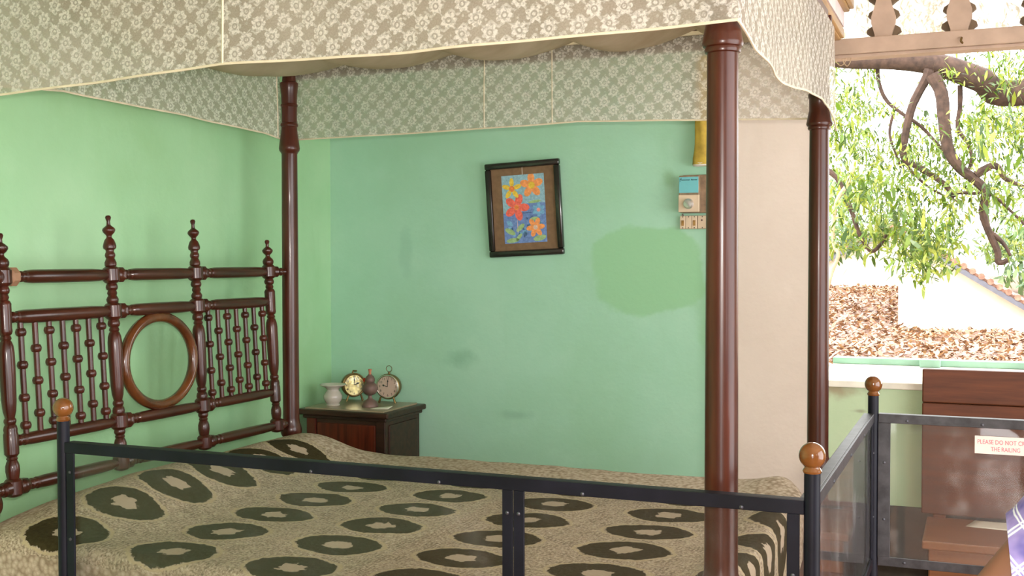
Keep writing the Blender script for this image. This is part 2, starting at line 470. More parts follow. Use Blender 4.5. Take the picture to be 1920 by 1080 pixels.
def box_bm(lo, hi, bev=0.0, bm=None):
    bm = bm or bmesh.new()
    lo = Vector(lo); hi = Vector(hi)
    r = bmesh.ops.create_cube(bm, size=1.0)
    vs = r['verts']
    for v in vs:
        v.co = Vector(((lo.x+hi.x)/2 + v.co.x*(hi.x-lo.x), (lo.y+hi.y)/2 + v.co.y*(hi.y-lo.y), (lo.z+hi.z)/2 + v.co.z*(hi.z-lo.z)))
    if bev > 0:
        es = list({e for v in vs for e in v.link_edges})
        bmesh.ops.bevel(bm, geom=es, offset=bev, segments=2, affect='EDGES', profile=0.5)
    return bm
def frame_of(d):
    d = Vector(d).normalized()
    a = Vector((0, 0, 1)) if abs(d.z) < 0.9 else Vector((1, 0, 0))
    x = a.cross(d).normalized()
    return x, d.cross(x), d
def lathe(p0, d, prof, seg=20, bm=None, rot=0.0):
    """turned solid: prof = [(distance along d, radius)]"""
    bm = bm or bmesh.new()
    x, y, d = frame_of(d)
    p0 = Vector(p0)
    rings = []
    for (t, r) in prof:
        rings.append([bm.verts.new(p0 + d*t + (x*math.cos(2*PI*k/seg+rot) + y*math.sin(2*PI*k/seg+rot))*max(r, 1e-5)) for k in range(seg)])
    for a, b in zip(rings, rings[1:]):
        for k in range(seg):
            bm.faces.new((a[k], a[(k+1) % seg], b[(k+1) % seg], b[k]))
    bm.faces.new(rings[0][::-1])
    bm.faces.new(rings[-1])
    return bm
def tube(pts, rad, seg=8, bm=None, closed=False):
    bm = bm or bmesh.new()
    pts = [Vector(p) for p in pts]
    n = len(pts)
    rs = rad if isinstance(rad, (list, tuple)) else [rad]*n
    rings = []
    prev = None
    for i, p in enumerate(pts):
        if closed:
            d = pts[(i+1) % n] - pts[i-1]
        else:
            d = pts[min(i+1, n-1)] - pts[max(i-1, 0)]
        d.normalize()
        if prev is None:
            x, y, _ = frame_of(d)
        else:
            x = (prev - d*prev.dot(d)).normalized()
            y = d.cross(x)
        prev = x
        rings.append([bm.verts.new(p + (x*math.cos(2*PI*k/seg) + y*math.sin(2*PI*k/seg))*rs[i]) for k in range(seg)])
    pairs = list(zip(rings, rings[1:])) + ([(rings[-1], rings[0])] if closed else [])
    for a, b in pairs:
        for k in range(seg):
            bm.faces.new((a[k], a[(k+1) % seg], b[(k+1) % seg], b[k]))
    if not closed:
        bm.faces.new(rings[0][::-1])
        bm.faces.new(rings[-1])
    return bm
def bead(t, r, base, w=None):
    """a round bead of radius r on a rod of radius base"""
    w = w or r*0.8
    return [(t-w, base), (t-w*0.85, base*0.45+r*0.55), (t-w*0.45, r*0.93), (t, r), (t+w*0.45, r*0.93), (t+w*0.85, base*0.45+r*0.55), (t+w, base)]
def spline(pts, n=8):
    """Catmull-Rom through points"""
    pts = [Vector(p) for p in pts]
    out = []
    for i in range(len(pts)-1):
        a = pts[max(i-1, 0)]; b = pts[i]; c = pts[i+1]; d = pts[min(i+2, len(pts)-1)]
        for k in range(n):
            t = k/n
            out.append(0.5*((2*b) + (c-a)*t + (2*a-5*b+4*c-d)*t*t + (3*b-a-3*c+d)*t**3))
    out.append(pts[-1])
    return out
def prism(outline, y0, y1, bm=None):
    """outline in x,z extruded along y"""
    bm = bm or bmesh.new()
    a = [bm.verts.new((x, y0, z)) for x, z in outline]
    b = [bm.verts.new((x, y1, z)) for x, z in outline]
    bm.faces.new(a[::-1]); bm.faces.new(b)
    n = len(a)
    for i in range(n):
        bm.faces.new((a[i], a[(i+1) % n], b[(i+1) % n], b[i]))
    return bm
def grid(nu, nv, fn, uvfn=None, bm=None):
    bm = bm or bmesh.new()
    uvl = bm.loops.layers.uv.verify()
    vs = [[bm.verts.new(fn(i/nu, j/nv)) for j in range(nv+1)] for i in range(nu+1)]
    for i in range(nu):
        for j in range(nv):
            f = bm.faces.new((vs[i][j], vs[i+1][j], vs[i+1][j+1], vs[i][j+1]))
            if uvfn:
                for l, (a, b) in zip(f.loops, ((i, j), (i+1, j), (i+1, j+1), (i, j+1))):
                    l[uvl].uv = uvfn(a/nu, b/nv)
    return bm
def pix(px, py, Y):
    """the point at depth plane Y that the photograph shows at pixel px, py (frame 1920 x 1080)"""
    d = fw*F_PX + rt*(px-960) - up*(py-540)
    return CAM + d*((Y-CAM.y)/d.y)
def text_bm(txt, size, thick=0.0004):
    c = bpy.data.curves.new('lettering', 'FONT')
    c.body = txt
    c.size = size
    c.align_x = 'CENTER'
    c.align_y = 'CENTER'
    c.resolution_u = 3
    c.extrude = thick
    o = bpy.data.objects.new('lettering', c)
    COL.objects.link(o)
    dg = bpy.context.evaluated_depsgraph_get()
    me = bpy.data.meshes.new_from_object(o.evaluated_get(dg))
    bm = bmesh.new()
    bm.from_mesh(me)
    bpy.data.objects.remove(o)
    bpy.data.curves.remove(c)
    bpy.data.meshes.remove(me)
    return bm

# ------------------------------------------------------------------ the room
YW = 0.70            # face of the back wall
XL = -0.245          # face of the left wall
YF, XR = -7.0, 5.2   # extent of the room towards the camera and to the right
CZ = 3.25
struct(link_mesh('floor', box_bm((XL-0.3, YF, -0.12), (XR, YW+0.8, 0.0)), M['floor'], smooth=False))
struct(link_mesh('ceiling', box_bm((XL-0.3, YF, CZ), (XR, YW+0.8, CZ+0.15)), M['ceiling'], smooth=False))
struct(link_mesh('wall_left', box_bm((XL-0.3, YF, 0), (XL, YW+0.8, CZ)), M['wall_left'], smooth=False))
# unseen front wall and right wall, added; doorways sized to light the room
for nm, lo, hi in (('wall_front', (XL-0.3, YF-0.2, 0), (2.55, YF, CZ)), ('wall_front_right', (3.75, YF-0.2, 0), (XR+0.2, YF, CZ)), ('wall_front_over_door', (2.55, YF-0.2, 2.6), (3.75, YF, CZ)),
                   ('wall_right', (XR, YF, 0), (XR+0.2, -5.2, CZ)), ('wall_right_far', (XR, -0.3, 0), (XR+0.2, YW+0.8, CZ)), ('wall_right_over_door', (XR, -5.2, 2.9), (XR+0.2, -0.3, CZ))):
    struct(link_mesh(nm, box_bm(lo, hi), M['cream'], smooth=False))
WX0, WX1, SILL, HEAD = 1.93, 4.3, 1.03, 2.85
struct(link_mesh('wall_back', box_bm((XL, YW, 0), (1.60, YW+0.8, CZ)), M['wall_back'], smooth=False))
struct(link_mesh('wall_pilaster', box_bm((1.60, YW-0.012, 0), (WX0, YW+0.16, CZ)), M['cream'], smooth=False))
struct(link_mesh('wall_under_window', box_bm((WX0, YW, 0), (WX1, YW+0.8, SILL)), M['wall_pale'], smooth=False))
struct(link_mesh('wall_over_window', box_bm((WX0, YW, HEAD), (WX1, YW+0.8, CZ)), M['cream'], smooth=False))
struct(link_mesh('wall_right_of_window', box_bm((WX1, YW, 0), (XR, YW+0.8, CZ)), M['wall_pale'], smooth=False))
struct(link_mesh('baseboard_back', box_bm((WX0, YW-0.008, 0), (XR, YW, 0.565)), M['dado'], smooth=False))

# window: sill, outer green frame, lintel beam, fretwork
win = bpy.data.objects.new('window_1', None)
COL.objects.link(win)
struct(win)
win.location = (WX0, YW, SILL)
link_mesh('sill', box_bm(L((WX0-0.0, YW-0.012, SILL-0.02), win), L((WX1, YW+0.78, SILL+0.006), win), 0.004), M['sill_white'], win, False)
link_mesh('outer_rail', box_bm(L((WX0, YW+0.72, SILL+0.006), win), L((WX1, YW+0.80, SILL+0.034), win), 0.004), M['green_wood'], win, False)
link_mesh('shutter_catch', box_bm(L((2.30, YW+0.66, SILL+0.006), win), L((2.385, YW+0.72, SILL+0.04), win), 0.004), M['green_wood'], win, False)
b = box_bm(L((WX0-0.02, YW-0.03, 2.288), win), L((WX1, YW+0.06, 2.346), win), 0.003)
link_mesh('transom_beam', b, M['frame_paint'], win, False)
link_mesh('transom_lip', box_bm(L((WX0-0.02, YW-0.012, 2.275), win), L((WX1, YW+0.06, 2.288), win), 0.002), M['frame_paint'], win, False)
hk = tube([L(p, win) for p in spline([(2.47, YW-0.03, 2.318), (2.47, YW-0.042, 2.315), (2.468, YW-0.046, 2.303), (2.474, YW-0.04, 2.296)], 4)], 0.004, 6)
link_mesh('hook', hk, M['brass'], win)
zb = 2.346
for k in range(7):
    cx = 2.193 + 0.268*k
    fr = [(0.030, 0.0), (0.031, 0.012), (0.044, 0.055), (0.044, 0.08), (0.030, 0.125), (0.023, 0.155), (0.023, 0.175), (0.030, 0.205), (0.044, 0.25), (0.044, 0.28), (0.030, 0.33), (0.026, 0.40), (0.030, 0.50)]
    o = link_mesh('fretwork_baluster', prism([(cx-WX0+x, zb-SILL+z) for x, z in fr] + [(cx-WX0-x, zb-SILL+z) for x, z in fr[::-1]], -0.005, 0.022), M['frame_paint'], win, False)
    sc = []
    for q in range(41):
        z = 0.50*q/40
        sc.append((0.046 + 0.016*math.cos(2*PI*(z-0.03)/0.062) + 0.004*math.cos(2*PI*z/0.25), z))
    link_mesh('scalloped_board', prism([(x, zb-SILL+z) for x, z in sc] + [(-x, zb-SILL+z) for x, z in sc[::-1]], 0.024, 0.055), M['fret_dark'], o, False).location = (cx-WX0, 0, 0)
link_mesh('dusty_pane', box_bm(L((WX0, YW+0.075, 2.34), win), L((WX1, YW+0.079, HEAD), win)), M['dusty'], win, False)

# brown moulding that runs above the foot of the bed to the window head
tr = bpy.data.objects.new('trim_1', None); COL.objects.link(tr); struct(tr); tr.location = (2.008, YW, 2.34)
link_mesh('lower_moulding', box_bm((-0.012, -5.5, 0.0), (0.034, -0.032, 0.05), 0.006), M['trim_gold'], tr, False)
link_mesh('lower_bead', box_bm((0.030, -5.5, 0.006), (0.046, -0.032, 0.044), 0.006), M['trim_gold'], tr, False)
link_mesh('white_board', box_bm((0.03, -5.5, 0.05), (0.045, -0.032, 0.105)), M['white_board'], tr, False)
link_mesh('upper_moulding', box_bm((0.03, -5.5, 0.105), (0.066, -0.032, 0.16), 0.006), M['trim_gold'], tr, False)
link_mesh('upper_bead', box_bm((0.062, -5.5, 0.115), (0.082, -0.032, 0.15), 0.006), M['trim_gold'], tr, False)

# ------------------------------------------------------------------ the bed
BL, BW = 2.05, 1.498
bed = thing('four_poster_bed', 'tall dark mahogany four-poster bed with turned posts and spindled headboard', 'bed', (BL/2, -BW/2, 0))
def head_post(x, y, nm='bed_post'):
    p = [(0.0, .030), (.02, .036), (.10, .036), (.12, .030), (.30, .032), (.34, .042), (.60, .042), (.64, .034), (.765, .0315), (.785, .033), (.795, .0345), (.80, .034),
         (.805, .038), (.815, .0415), (.828, .0425), (.842, .039), (.856, .034), (.875, .0325), (1.2, .0325), (1.70, .0318), (1.925, .0310), (1.932, .034), (1.939, .0395),
         (1.948, .0415), (1.960, .040), (1.985, .0365), (2.01, .0325), (2.032, .0305), (2.036, .0345), (2.042, .0350), (2.047, .0335), (2.05, .0305), (2.09, .0305),
         (2.112, .0310), (2.115, .0335), (2.121, .0335), (2.125, .0305), (2.16, .0315), (2.185, .0345), (2.198, .0365), (2.207, .036), (2.212, .028), (2.23, .026), (2.285, .026)]
    return link_mesh(nm, lathe(L((x, y, 0), bed), (0, 0, 1), p, 28), M['mahogany'], bed)
def foot_post(x, y):
    p = [(0.0, .030), (.02, .038), (.10, .038), (.12, .030), (.30, .033), (.34, .044), (.60, .044), (.64, .036), (.765, .033), (.795, .036), (.80, .035),
         (.805, .039), (.815, .043), (.828, .044), (.842, .040), (.856, .0355), (.875, .0345), (1.2, .0340), (1.70, .0325), (1.928, .0315), (1.930, .036), (1.935, .0375),
         (1.940, .036), (1.942, .040), (1.948, .0425), (1.953, .0415), (1.960, .040), (1.988, .0350), (1.990, .0335), (2.03, .0335), (2.035, .0365), (2.045, .0365), (2.05, .0325), (2.10, .0315), (2.25, .031), (2.285, .031)]
    return link_mesh('bed_post', lathe(L((x, y, 0), bed), (0, 0, 1), p, 28), M['post_foot'], bed)
head_post(0, 0)
head_post(0, -BW)
foot_post(BL, 0)
foot_post(BL, -BW)
def hbx(z):
    return -0.0033 - 0.0336*(z-0.857)/0.602
H1, H2, H3, H4 = 1.459, 1.3425, 0.9885, 0.8565
ST = [-1.3993, -0.9619, -0.5407, -0.0948]
hd = Vector((hbx(H1)-hbx(H4), 0, H1-H4)).normalized()
OCT = 8
def stile_profile(inner):
    a = []
    if inner:
        a += [(.192, .0005), (.190, .007), (.184, .0095), (.179, .008), (.172, .0055), (.160, .0065), (.155, .012), (.149, .019), (.143, .0205), (.136, .0175), (.128, .010), (.124, .008),
              (.119, .009), (.112, .015), (.10, .0192), (.092, .021), (.085, .020), (.080, .0135), (.074, .0125), (.068, .0155), (.063, .0165), (.058, .0155), (.053, .0130), (.048, .0150), (.040, .0185), (.030, .0185), (.027, .016)]
    else:
        a += [(.126, .0005), (.124, .007), (.118, .0095), (.113, .008), (.107, .0055), (.098, .0065), (.093, .013), (.086, .020), (.080, .0205), (.073, .0165), (.066, .009), (.062, .0085), (.057, .0105), (.050, .018), (.042, .0215), (.034, .021), (.028, .018)]
    a += [(.024, .022), (.018, .027), (-.018, .027), (-.024, .022)]                                     # joint with the top rail
    a += [(-.028, .015), (-.033, .0175), (-.040, .0190), (-.047, .0170), (-.050, .0130), (-.055, .0145), (-.059, .0160), (-.063, .0145), (-.067, .0130)]
    d2 = H2-H1
    if inner:
        a += [(-.072, .0165), (-.079, .0195), (-.087, .018), (-.090, .016), (d2+.024, .022), (d2+.018, .027), (d2-.018, .027), (d2-.024, .022), (d2-.028, .016), (d2-.034, .0185), (d2-.042, .0195), (d2-.049, .017), (d2-.052, .0130)]
    else:
        a += [(-.070, .0175), (-.078, .021), (-.084, .0205), (d2+.022, .0205), (d2-.03, .0195), (d2-.040, .0205), (d2-.048, .018), (d2-.052, .0130)]
    a += [(d2-.057, .0155), (d2-.061, .0165), (d2-.066, .0135), (d2-.070, .0165), (d2-.082, .0205), (d2-.10, .0225), (d2-.16, .0225), (d2-.24, .0205), (d2-.268, .0180), (d2-.282, .0145), (d2-.287, .0135), (d2-.291, .0165), (d2-.297, .0175), (d2-.302, .0160), (d2-.306, .0140), (d2-.311, .0175), (d2-.320, .0195), (d2-.328, .0185)]
    d3 = H3-H1
    if inner:
        a += [(d3+.024, .022), (d3+.018, .027), (d3-.018, .027), (d3-.024, .022), (d3-.028, .0165), (d3-.034, .018), (d3-.040, .0165)]
    else:
        a += [(d3+.020, .0205), (d3-.020, .0205), (d3-.036, .0205), (d3-.041, .0165)]
    a += [(d3-.044, .0135), (d3-.050, .0160), (d3-.054, .0135), (d3-.060, .0165), (d3-.070, .0195), (d3-.085, .0200), (d3-.098, .0180), (d3-.106, .0165)]
    d4 = H4-H1
    a += [(d4+.024, .0205), (d4+.018, .0255), (d4-.018, .0255), (d4-.024, .0205), (d4-.028, .008), (d4-.029, .0005)]
    return a[::-1]
stiles = []
for k, y in enumerate(ST):
    inner = k in (1, 2)
    o = link_mesh('headboard_stile', lathe(L((hbx(H1), y, H1), bed), hd, stile_profile(inner), 20), M['mahogany'], bed)
    stiles.append(o)
# octagonal joint lumps on the rails, one pale where the wood was mended
def lump(y, z, r=0.027, ln=0.034, mat=None, label=None, parent=None):
    o = link_mesh('joint_block', lathe(L((hbx(z), y, z), bed), (0, 1, 0), [(0, r*0.82), (0.006, r), (ln-0.008, r), (ln, r*0.72)], 8, rot=PI/8), mat or M['mahogany_rail'], parent or bed, True)
    if label:
        o['label'] = label
    return o
def rail(z, ya, yb, r=0.0205, lumpa=True, plug=True):
    y0 = ya + (0.050 if lumpa else 0.012)
    y1 = yb - 0.022
    n = y1-y0
    p = [(0, .011), (.006, .0125), (.012, .0125), (.015, .0165), (.021, .0165), (.024, .0125), (.030, .0130), (.034, .0175), (.044, r*.93), (.060, r), (n*0.5, r*1.02), (n-.07, r), (n-.03, r*.92), (n-.012, r*.78), (n, r*.62)]
    link_mesh('headboard_rail', lathe(L((hbx(z), y0, z), bed), (0, 1, 0), p, 18), M['mahogany_rail'], bed)
for z in (H1, H2, H3, H4):
    for k in range(3):
        rail(z, ST[k], ST[k+1], 0.0205 if z in (H1, H2) else 0.0185, lumpa=(k > 0 or z in (H1, H4)))
        if k > 0 or z == H4:
            lump(ST[k]+0.018, z, 0.026 if z in (H1, H2, H3) else 0.023)
lump(ST[0]+0.016, H1, 0.029, 0.034, M['end_grain'], 'pale unvarnished replacement block')
for z in (H1, H4):
    for (ya, yb, sg) in ((ST[3], 0.0, 1), (ST[0], -BW, -1)):
        n = abs(yb-ya)-0.052
        a0 = Vector((hbx(z), ya+sg*0.018, z)); a1 = Vector((0, yb-sg*0.034, z))
        dd = a1-a0
        n = dd.length
        p = [(0, .019), (.004, .0225), (n*.45, .021), (n*.55, .0135), (n*.62, .016), (n*.72, .016), (n*.8, .012), (n*.9, .013), (n, .012)]
        link_mesh('rail_end', lathe(L(a0, bed), dd, p, 16), M['mahogany_rail'], bed)
# spindles in the two side panels
for (ya, yb) in ((ST[0], ST[1]), (ST[2], ST[3])):
    for k in range(7):
        y = ya + (yb-ya)*(k+1.05)/8.1
        prof = [(0, .0085)]
        ln = H2-H3
        for t in ([.045, .14, .235, .315] if k % 2 == 0 else [.095, .19, .285]):
            prof = prof + bead(t, .0160, .0085, .012)
        prof.append((ln, .0085))
        x0 = hbx(H2)
        link_mesh('headboard_spindle', lathe(L((x0, y, H2), bed), -hd, prof, 14), M['mahogany'], bed)
# oval ring in the middle panel
cy, cz = (ST[1]+ST[2])/2, (H2+H3)/2
ring = [L((hbx(cz+0.148*math.sin(a)), cy+0.172*math.cos(a), cz+0.148*math.sin(a)), bed) for a in [2*PI*k/56 for k in range(56)]]
link_mesh('oval_ring', tube(ring, 0.0175, 14, closed=True), M['ring_wood'], bed)
# side rails under the mattress
link_mesh('side_rail', box_bm(L((0.03, -0.025, 0.42), bed), L((BL-0.03, 0.02, 0.56), bed), 0.006), M['mahogany'], bed, False)
link_mesh('side_rail', box_bm(L((0.03, -BW-0.02, 0.42), bed), L((BL-0.03, -BW+0.025, 0.56), bed), 0.006), M['mahogany'], bed, False)
link_mesh('end_rail', box_bm(L((-0.02, -BW+0.03, 0.42), bed), L((0.025, -0.03, 0.56), bed), 0.006), M['mahogany'], bed, False)
link_mesh('end_rail', box_bm(L((BL-0.025, -BW+0.03, 0.42), bed), L((BL+0.02, -0.03, 0.56), bed), 0.006), M['mahogany'], bed, False)
link_mesh('bed_base', box_bm(L((0.0, -BW+0.02, 0.53), bed), L((BL-0.02, -0.02, 0.56), bed)), M['mahogany'], bed, False)
link_mesh('mattress', box_bm(L((0.06, -1.47, 0.562), bed), L((1.98, -0.05, 0.735), bed), 0.03), M['mattress'], bed)

# bedspread
def sdf(x, y, x0=0.0, x1=2.035, y0=-1.575, y1=0.015, r=0.22):
    if x < 1.0:
        r = 0.07
    cx_, cy_ = (x0+x1)/2, (y0+y1)/2
    qx = abs(x-cx_)-(x1-x0)/2+r
    qy = abs(y-cy_)-(y1-y0)/2+r
    d = math.hypot(max(qx, 0), max(qy, 0)) + min(max(qx, qy), 0) - r
    if qx > 0 and qy > 0:
        h = math.hypot(qx, qy); nx, ny = qx/h, qy/h
    elif qx > qy:
        nx, ny = 1, 0
    else:
        nx, ny = 0, 1
    return d, nx*(1 if x > cx_ else -1), ny*(1 if y > cy_ else -1)
def spread_pt(X, Y):
    d, nx, ny = sdf(X, Y)
    R = 0.032
    top = 0.760
    w = noise.noise((X*3.1, Y*3.1, 0.3))*0.007 + noise.noise((X*9, Y*9, 2.0))*0.0035
    # bolster under the cloth at the head end
    b = math.exp(-((X-0.18)/0.19)**2)*0.092
    b *= 1/(1+math.exp((Y+0.06)*30)) * 1/(1+math.exp(-(Y+1.40)*13))
    b2 = 0.02*math.exp(-((X-1.98)/0.06)**2)*(0.6+0.6*math.sin(Y*9)) + 0.035*math.exp(-((X-1.93)/0.09)**2-((Y+0.10)/0.12)**2)
    z = top + w + b + b2
    if d > -R:
        s = d + R
        if s < R*PI/2:
            a = s/R
            off = -R + R*math.sin(a)
            dz = R*(1-math.cos(a))
        else:
            off = 0.0
            dz = R + (s-R*PI/2)
            off += 0.006*math.sin((X*13 if abs(ny) > 0.5 else Y*13))*min(1, dz/0.2)
        X2 = X + nx*(off-d)
        Y2 = Y + ny*(off-d)
        return Vector((X2, Y2, z-dz*(1 if dz < R else 1) if True else z))
    return Vector((X, Y, z))
x0s, x1s, y0s, y1s = -0.10, 2.42, -1.93, 0.32
bs = grid(170, 150, lambda a, b_: spread_pt(x0s+(x1s-x0s)*a, y0s+(y1s-y0s)*b_), lambda a, b_: (x0s+(x1s-x0s)*a, y0s+(y1s-y0s)*b_))
o = link_mesh('bedspread', bs, M['spread'])
tag(o, 'beige crocheted bedspread with dark olive ovals spread over the bed', 'bedspread')

# ------------------------------------------------------------------ canopy
CZT = 2.262
can = thing('bed_canopy', 'ivory floral lace canopy hanging from the tops of the bed posts', 'canopy', (BL/2, -BW/2, 2.0))
for (lo, hi) in (((-0.03, 0.046, 2.228), (BL+0.03, 0.074, 2.312)), ((-0.03, -BW-0.02, 2.285), (BL+0.03, -BW+0.03, 2.312)),
                 ((-0.03, -BW+0.03, 2.285), (0.02, -0.03, 2.312)), ((BL-0.02, -BW+0.03, 2.285), (BL+0.03, -0.03, 2.312))):
    link_mesh('canopy_rail', box_bm(L(lo, can), L(hi, can), 0.003), M['mahogany'], can, False)
BX = [0.02, 0.44, 0.87, 1.295, 1.70, 2.03]
for x in BX[1:-1]:
    link_mesh('cross_bar', box_bm(L((x-0.018, -BW+0.03, 2.306), can), L((x+0.018, -0.03, 2.318), can), 0.002), M['mahogany'], can, False)
def roof_z(x, y):
    for a, b_ in zip(BX, BX[1:]):
        if a <= x <= b_:
            t = (x-a)/(b_-a)
            s = math.sin(PI*t)**0.62
            break
    else:
        s = 0
    t2 = max(0, min(1, -y/BW))
    return 2.302 - 0.172*s*math.sin(PI*t2)**0.6 + 0.004*noise.noise((x*6, y*6, 5))
link_mesh('roof_cloth', grid(100, 24, lambda a, b_: L((0.02+2.01*a, -BW+0.03+(BW-0.06)*b_, roof_z(0.02+2.01*a, -BW+0.03+(BW-0.06)*b_)), can)), M['roof_cloth'], can)
def valance(path, hemf, topf, nu, amp=0.006, name='valance', uoff=0.0):
    """path(t)->(x,y), hem height and top height as functions of t"""
    ln = sum((Vector(path(i/40))-Vector(path((i+1)/40))).length for i in range(40))
    def pt(a, b_):
        p = Vector(path(a)); q = Vector(path(min(1, a+0.01)))-Vector(path(max(0, a-0.01)))
        nrm = Vector((q.y, -q.x)).normalized()
        off = amp*(1-b_)*(math.sin(a*ln*9)+0.6*math.sin(a*ln*21+1)) + 0.004*noise.noise((a*ln*5, b_*2, uoff))
        p = p + nrm*off
        z = hemf(a)*(1-b_) + topf(a)*b_
        return L((p.x, p.y, z), can)
    v = link_mesh(name, grid(nu, 14, pt, lambda a, b_: (uoff+a*ln, (hemf(a)*(1-b_)+topf(a)*b_))), M['lace'], can)
    hb = tube([pt(i/nu, 0) for i in range(nu+1)], 0.0032, 6)
    link_mesh('hem', hb, M['hem'], v)
    return v, pt
def seam(v, pt, a, w=0.0022):
    link_mesh('seam', tube([pt(a, j/10) for j in range(11)], w, 5), M['hem'], v)
def lerp_pts(pts):
    def f(t):
        for (a, za), (b_, zb_) in zip(pts, pts[1:]):
            if a <= t <= b_:
                k = (t-a)/(b_-a)
                return za+(zb_-za)*k
        return pts[-1][1]
    return f
YN = -BW-0.045
near, npt = valance(lambda t: (-0.05+(BL+0.092)*t, YN), lerp_pts([(0, 1.922), (0.06, 1.946), (0.20, 1.960), (0.418, 1.981), (0.65, 1.974), (1, 1.985)]), lambda t: 2.32, 90)
seam(near, npt, 0.418, 0.0032)
far, fpt = valance(lambda t: (-0.02+2.03*t, 0.036), lerp_pts([(0, 1.985), (0.3, 1.990), (0.5, 1.996), (0.6, 2.002), (1, 1.972)]), lambda t: 2.276, 90, 0.004, uoff=3.03)
for a in (0.552, 0.42):
    seam(far, fpt, a)
link_mesh('top_tape', box_bm(L((-0.03, 0.036, 2.278), can), L((BL, 0.044, 2.292), can)), M['hem'], can, False)
head, hpt = valance(lambda t: (-0.036, -BW-0.04+(BW+0.03)*t), lerp_pts([(0, 1.99), (0.25, 2.02), (0.6, 2.012), (0.93, 2.0), (1, 1.985)]), lambda t: 2.29, 60, 0.005, uoff=6.4)
seam(head, hpt, 0.985, 0.003)
foot, ftp = valance(lambda t: (2.088+0.006*math.sin(t*9), -BW-0.04+(BW+0.085)*t), lerp_pts([(0, 1.985), (0.10, 1.955), (0.38, 1.945), (0.66, 1.985), (0.82, 1.997), (0.90, 1.985), (0.96, 1.955), (1, 1.93)]), lambda t: 2.278-0.012*t, 70, 0.004, uoff=9.7)

# ------------------------------------------------------------------ bedside table and the things on it
TT = 0.866
tb = thing('bedside_table', 'small dark red wooden bedside table in the corner behind the bed', 'table', (0.03, 0.53, 0))
def tbx(name, lo, hi, mat, bev=0.004, par=None):
    return link_mesh(name, box_bm(L(lo, tb), L(hi, tb), bev), mat, par or tb, False)
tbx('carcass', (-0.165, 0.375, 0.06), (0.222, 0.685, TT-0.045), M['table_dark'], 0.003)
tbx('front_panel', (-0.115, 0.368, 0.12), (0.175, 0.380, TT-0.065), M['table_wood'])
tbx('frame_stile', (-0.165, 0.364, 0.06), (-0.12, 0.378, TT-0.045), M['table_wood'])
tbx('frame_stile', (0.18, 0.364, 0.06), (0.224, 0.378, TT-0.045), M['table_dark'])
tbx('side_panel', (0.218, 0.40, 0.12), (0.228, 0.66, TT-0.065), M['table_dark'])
tbx('moulding', (-0.178, 0.352, TT-0.047), (0.236, 0.69, TT-0.030), M['table_dark'], 0.006)
tbx('top', (-0.195, 0.335, TT-0.030), (0.252, 0.695, TT-0.006), M['table_dark'], 0.006)
tbx('pale_inset', (-0.165, 0.352, TT-0.008), (0.222, 0.665, TT), M['table_top'], 0.002)
tbx('plinth', (-0.172, 0.358, 0.0), (0.230, 0.688, 0.06), M['table_dark'])
hdl = lathe(L((0.155, 0.364, 0.5), tb), (0, -1, 0), [(0, .006), (.012, .006), (.016, .013), (.024, .013), (.028, .004)], 14)
link_mesh('knob', hdl, M['brass'], tb)

# vase
o = link_mesh('vase', lathe((-0.086, 0.455, TT), (0, 0, 1), [(0, .030), (.004, .031), (.008, .027), (.016, .034), (.03, .041), (.044, .0405), (.056, .033), (.064, .0265), (.070, .0265), (.078, .034), (.085, .050), (.089, .0575), (.0925, .058), (.093, .055), (.088, .046), (.082, .030), (.078, .022), (.06, .020), (.058, .001)], 32), M['china'])
tag(o, 'small white china vase with wide flared rim on the table corner', 'vase')
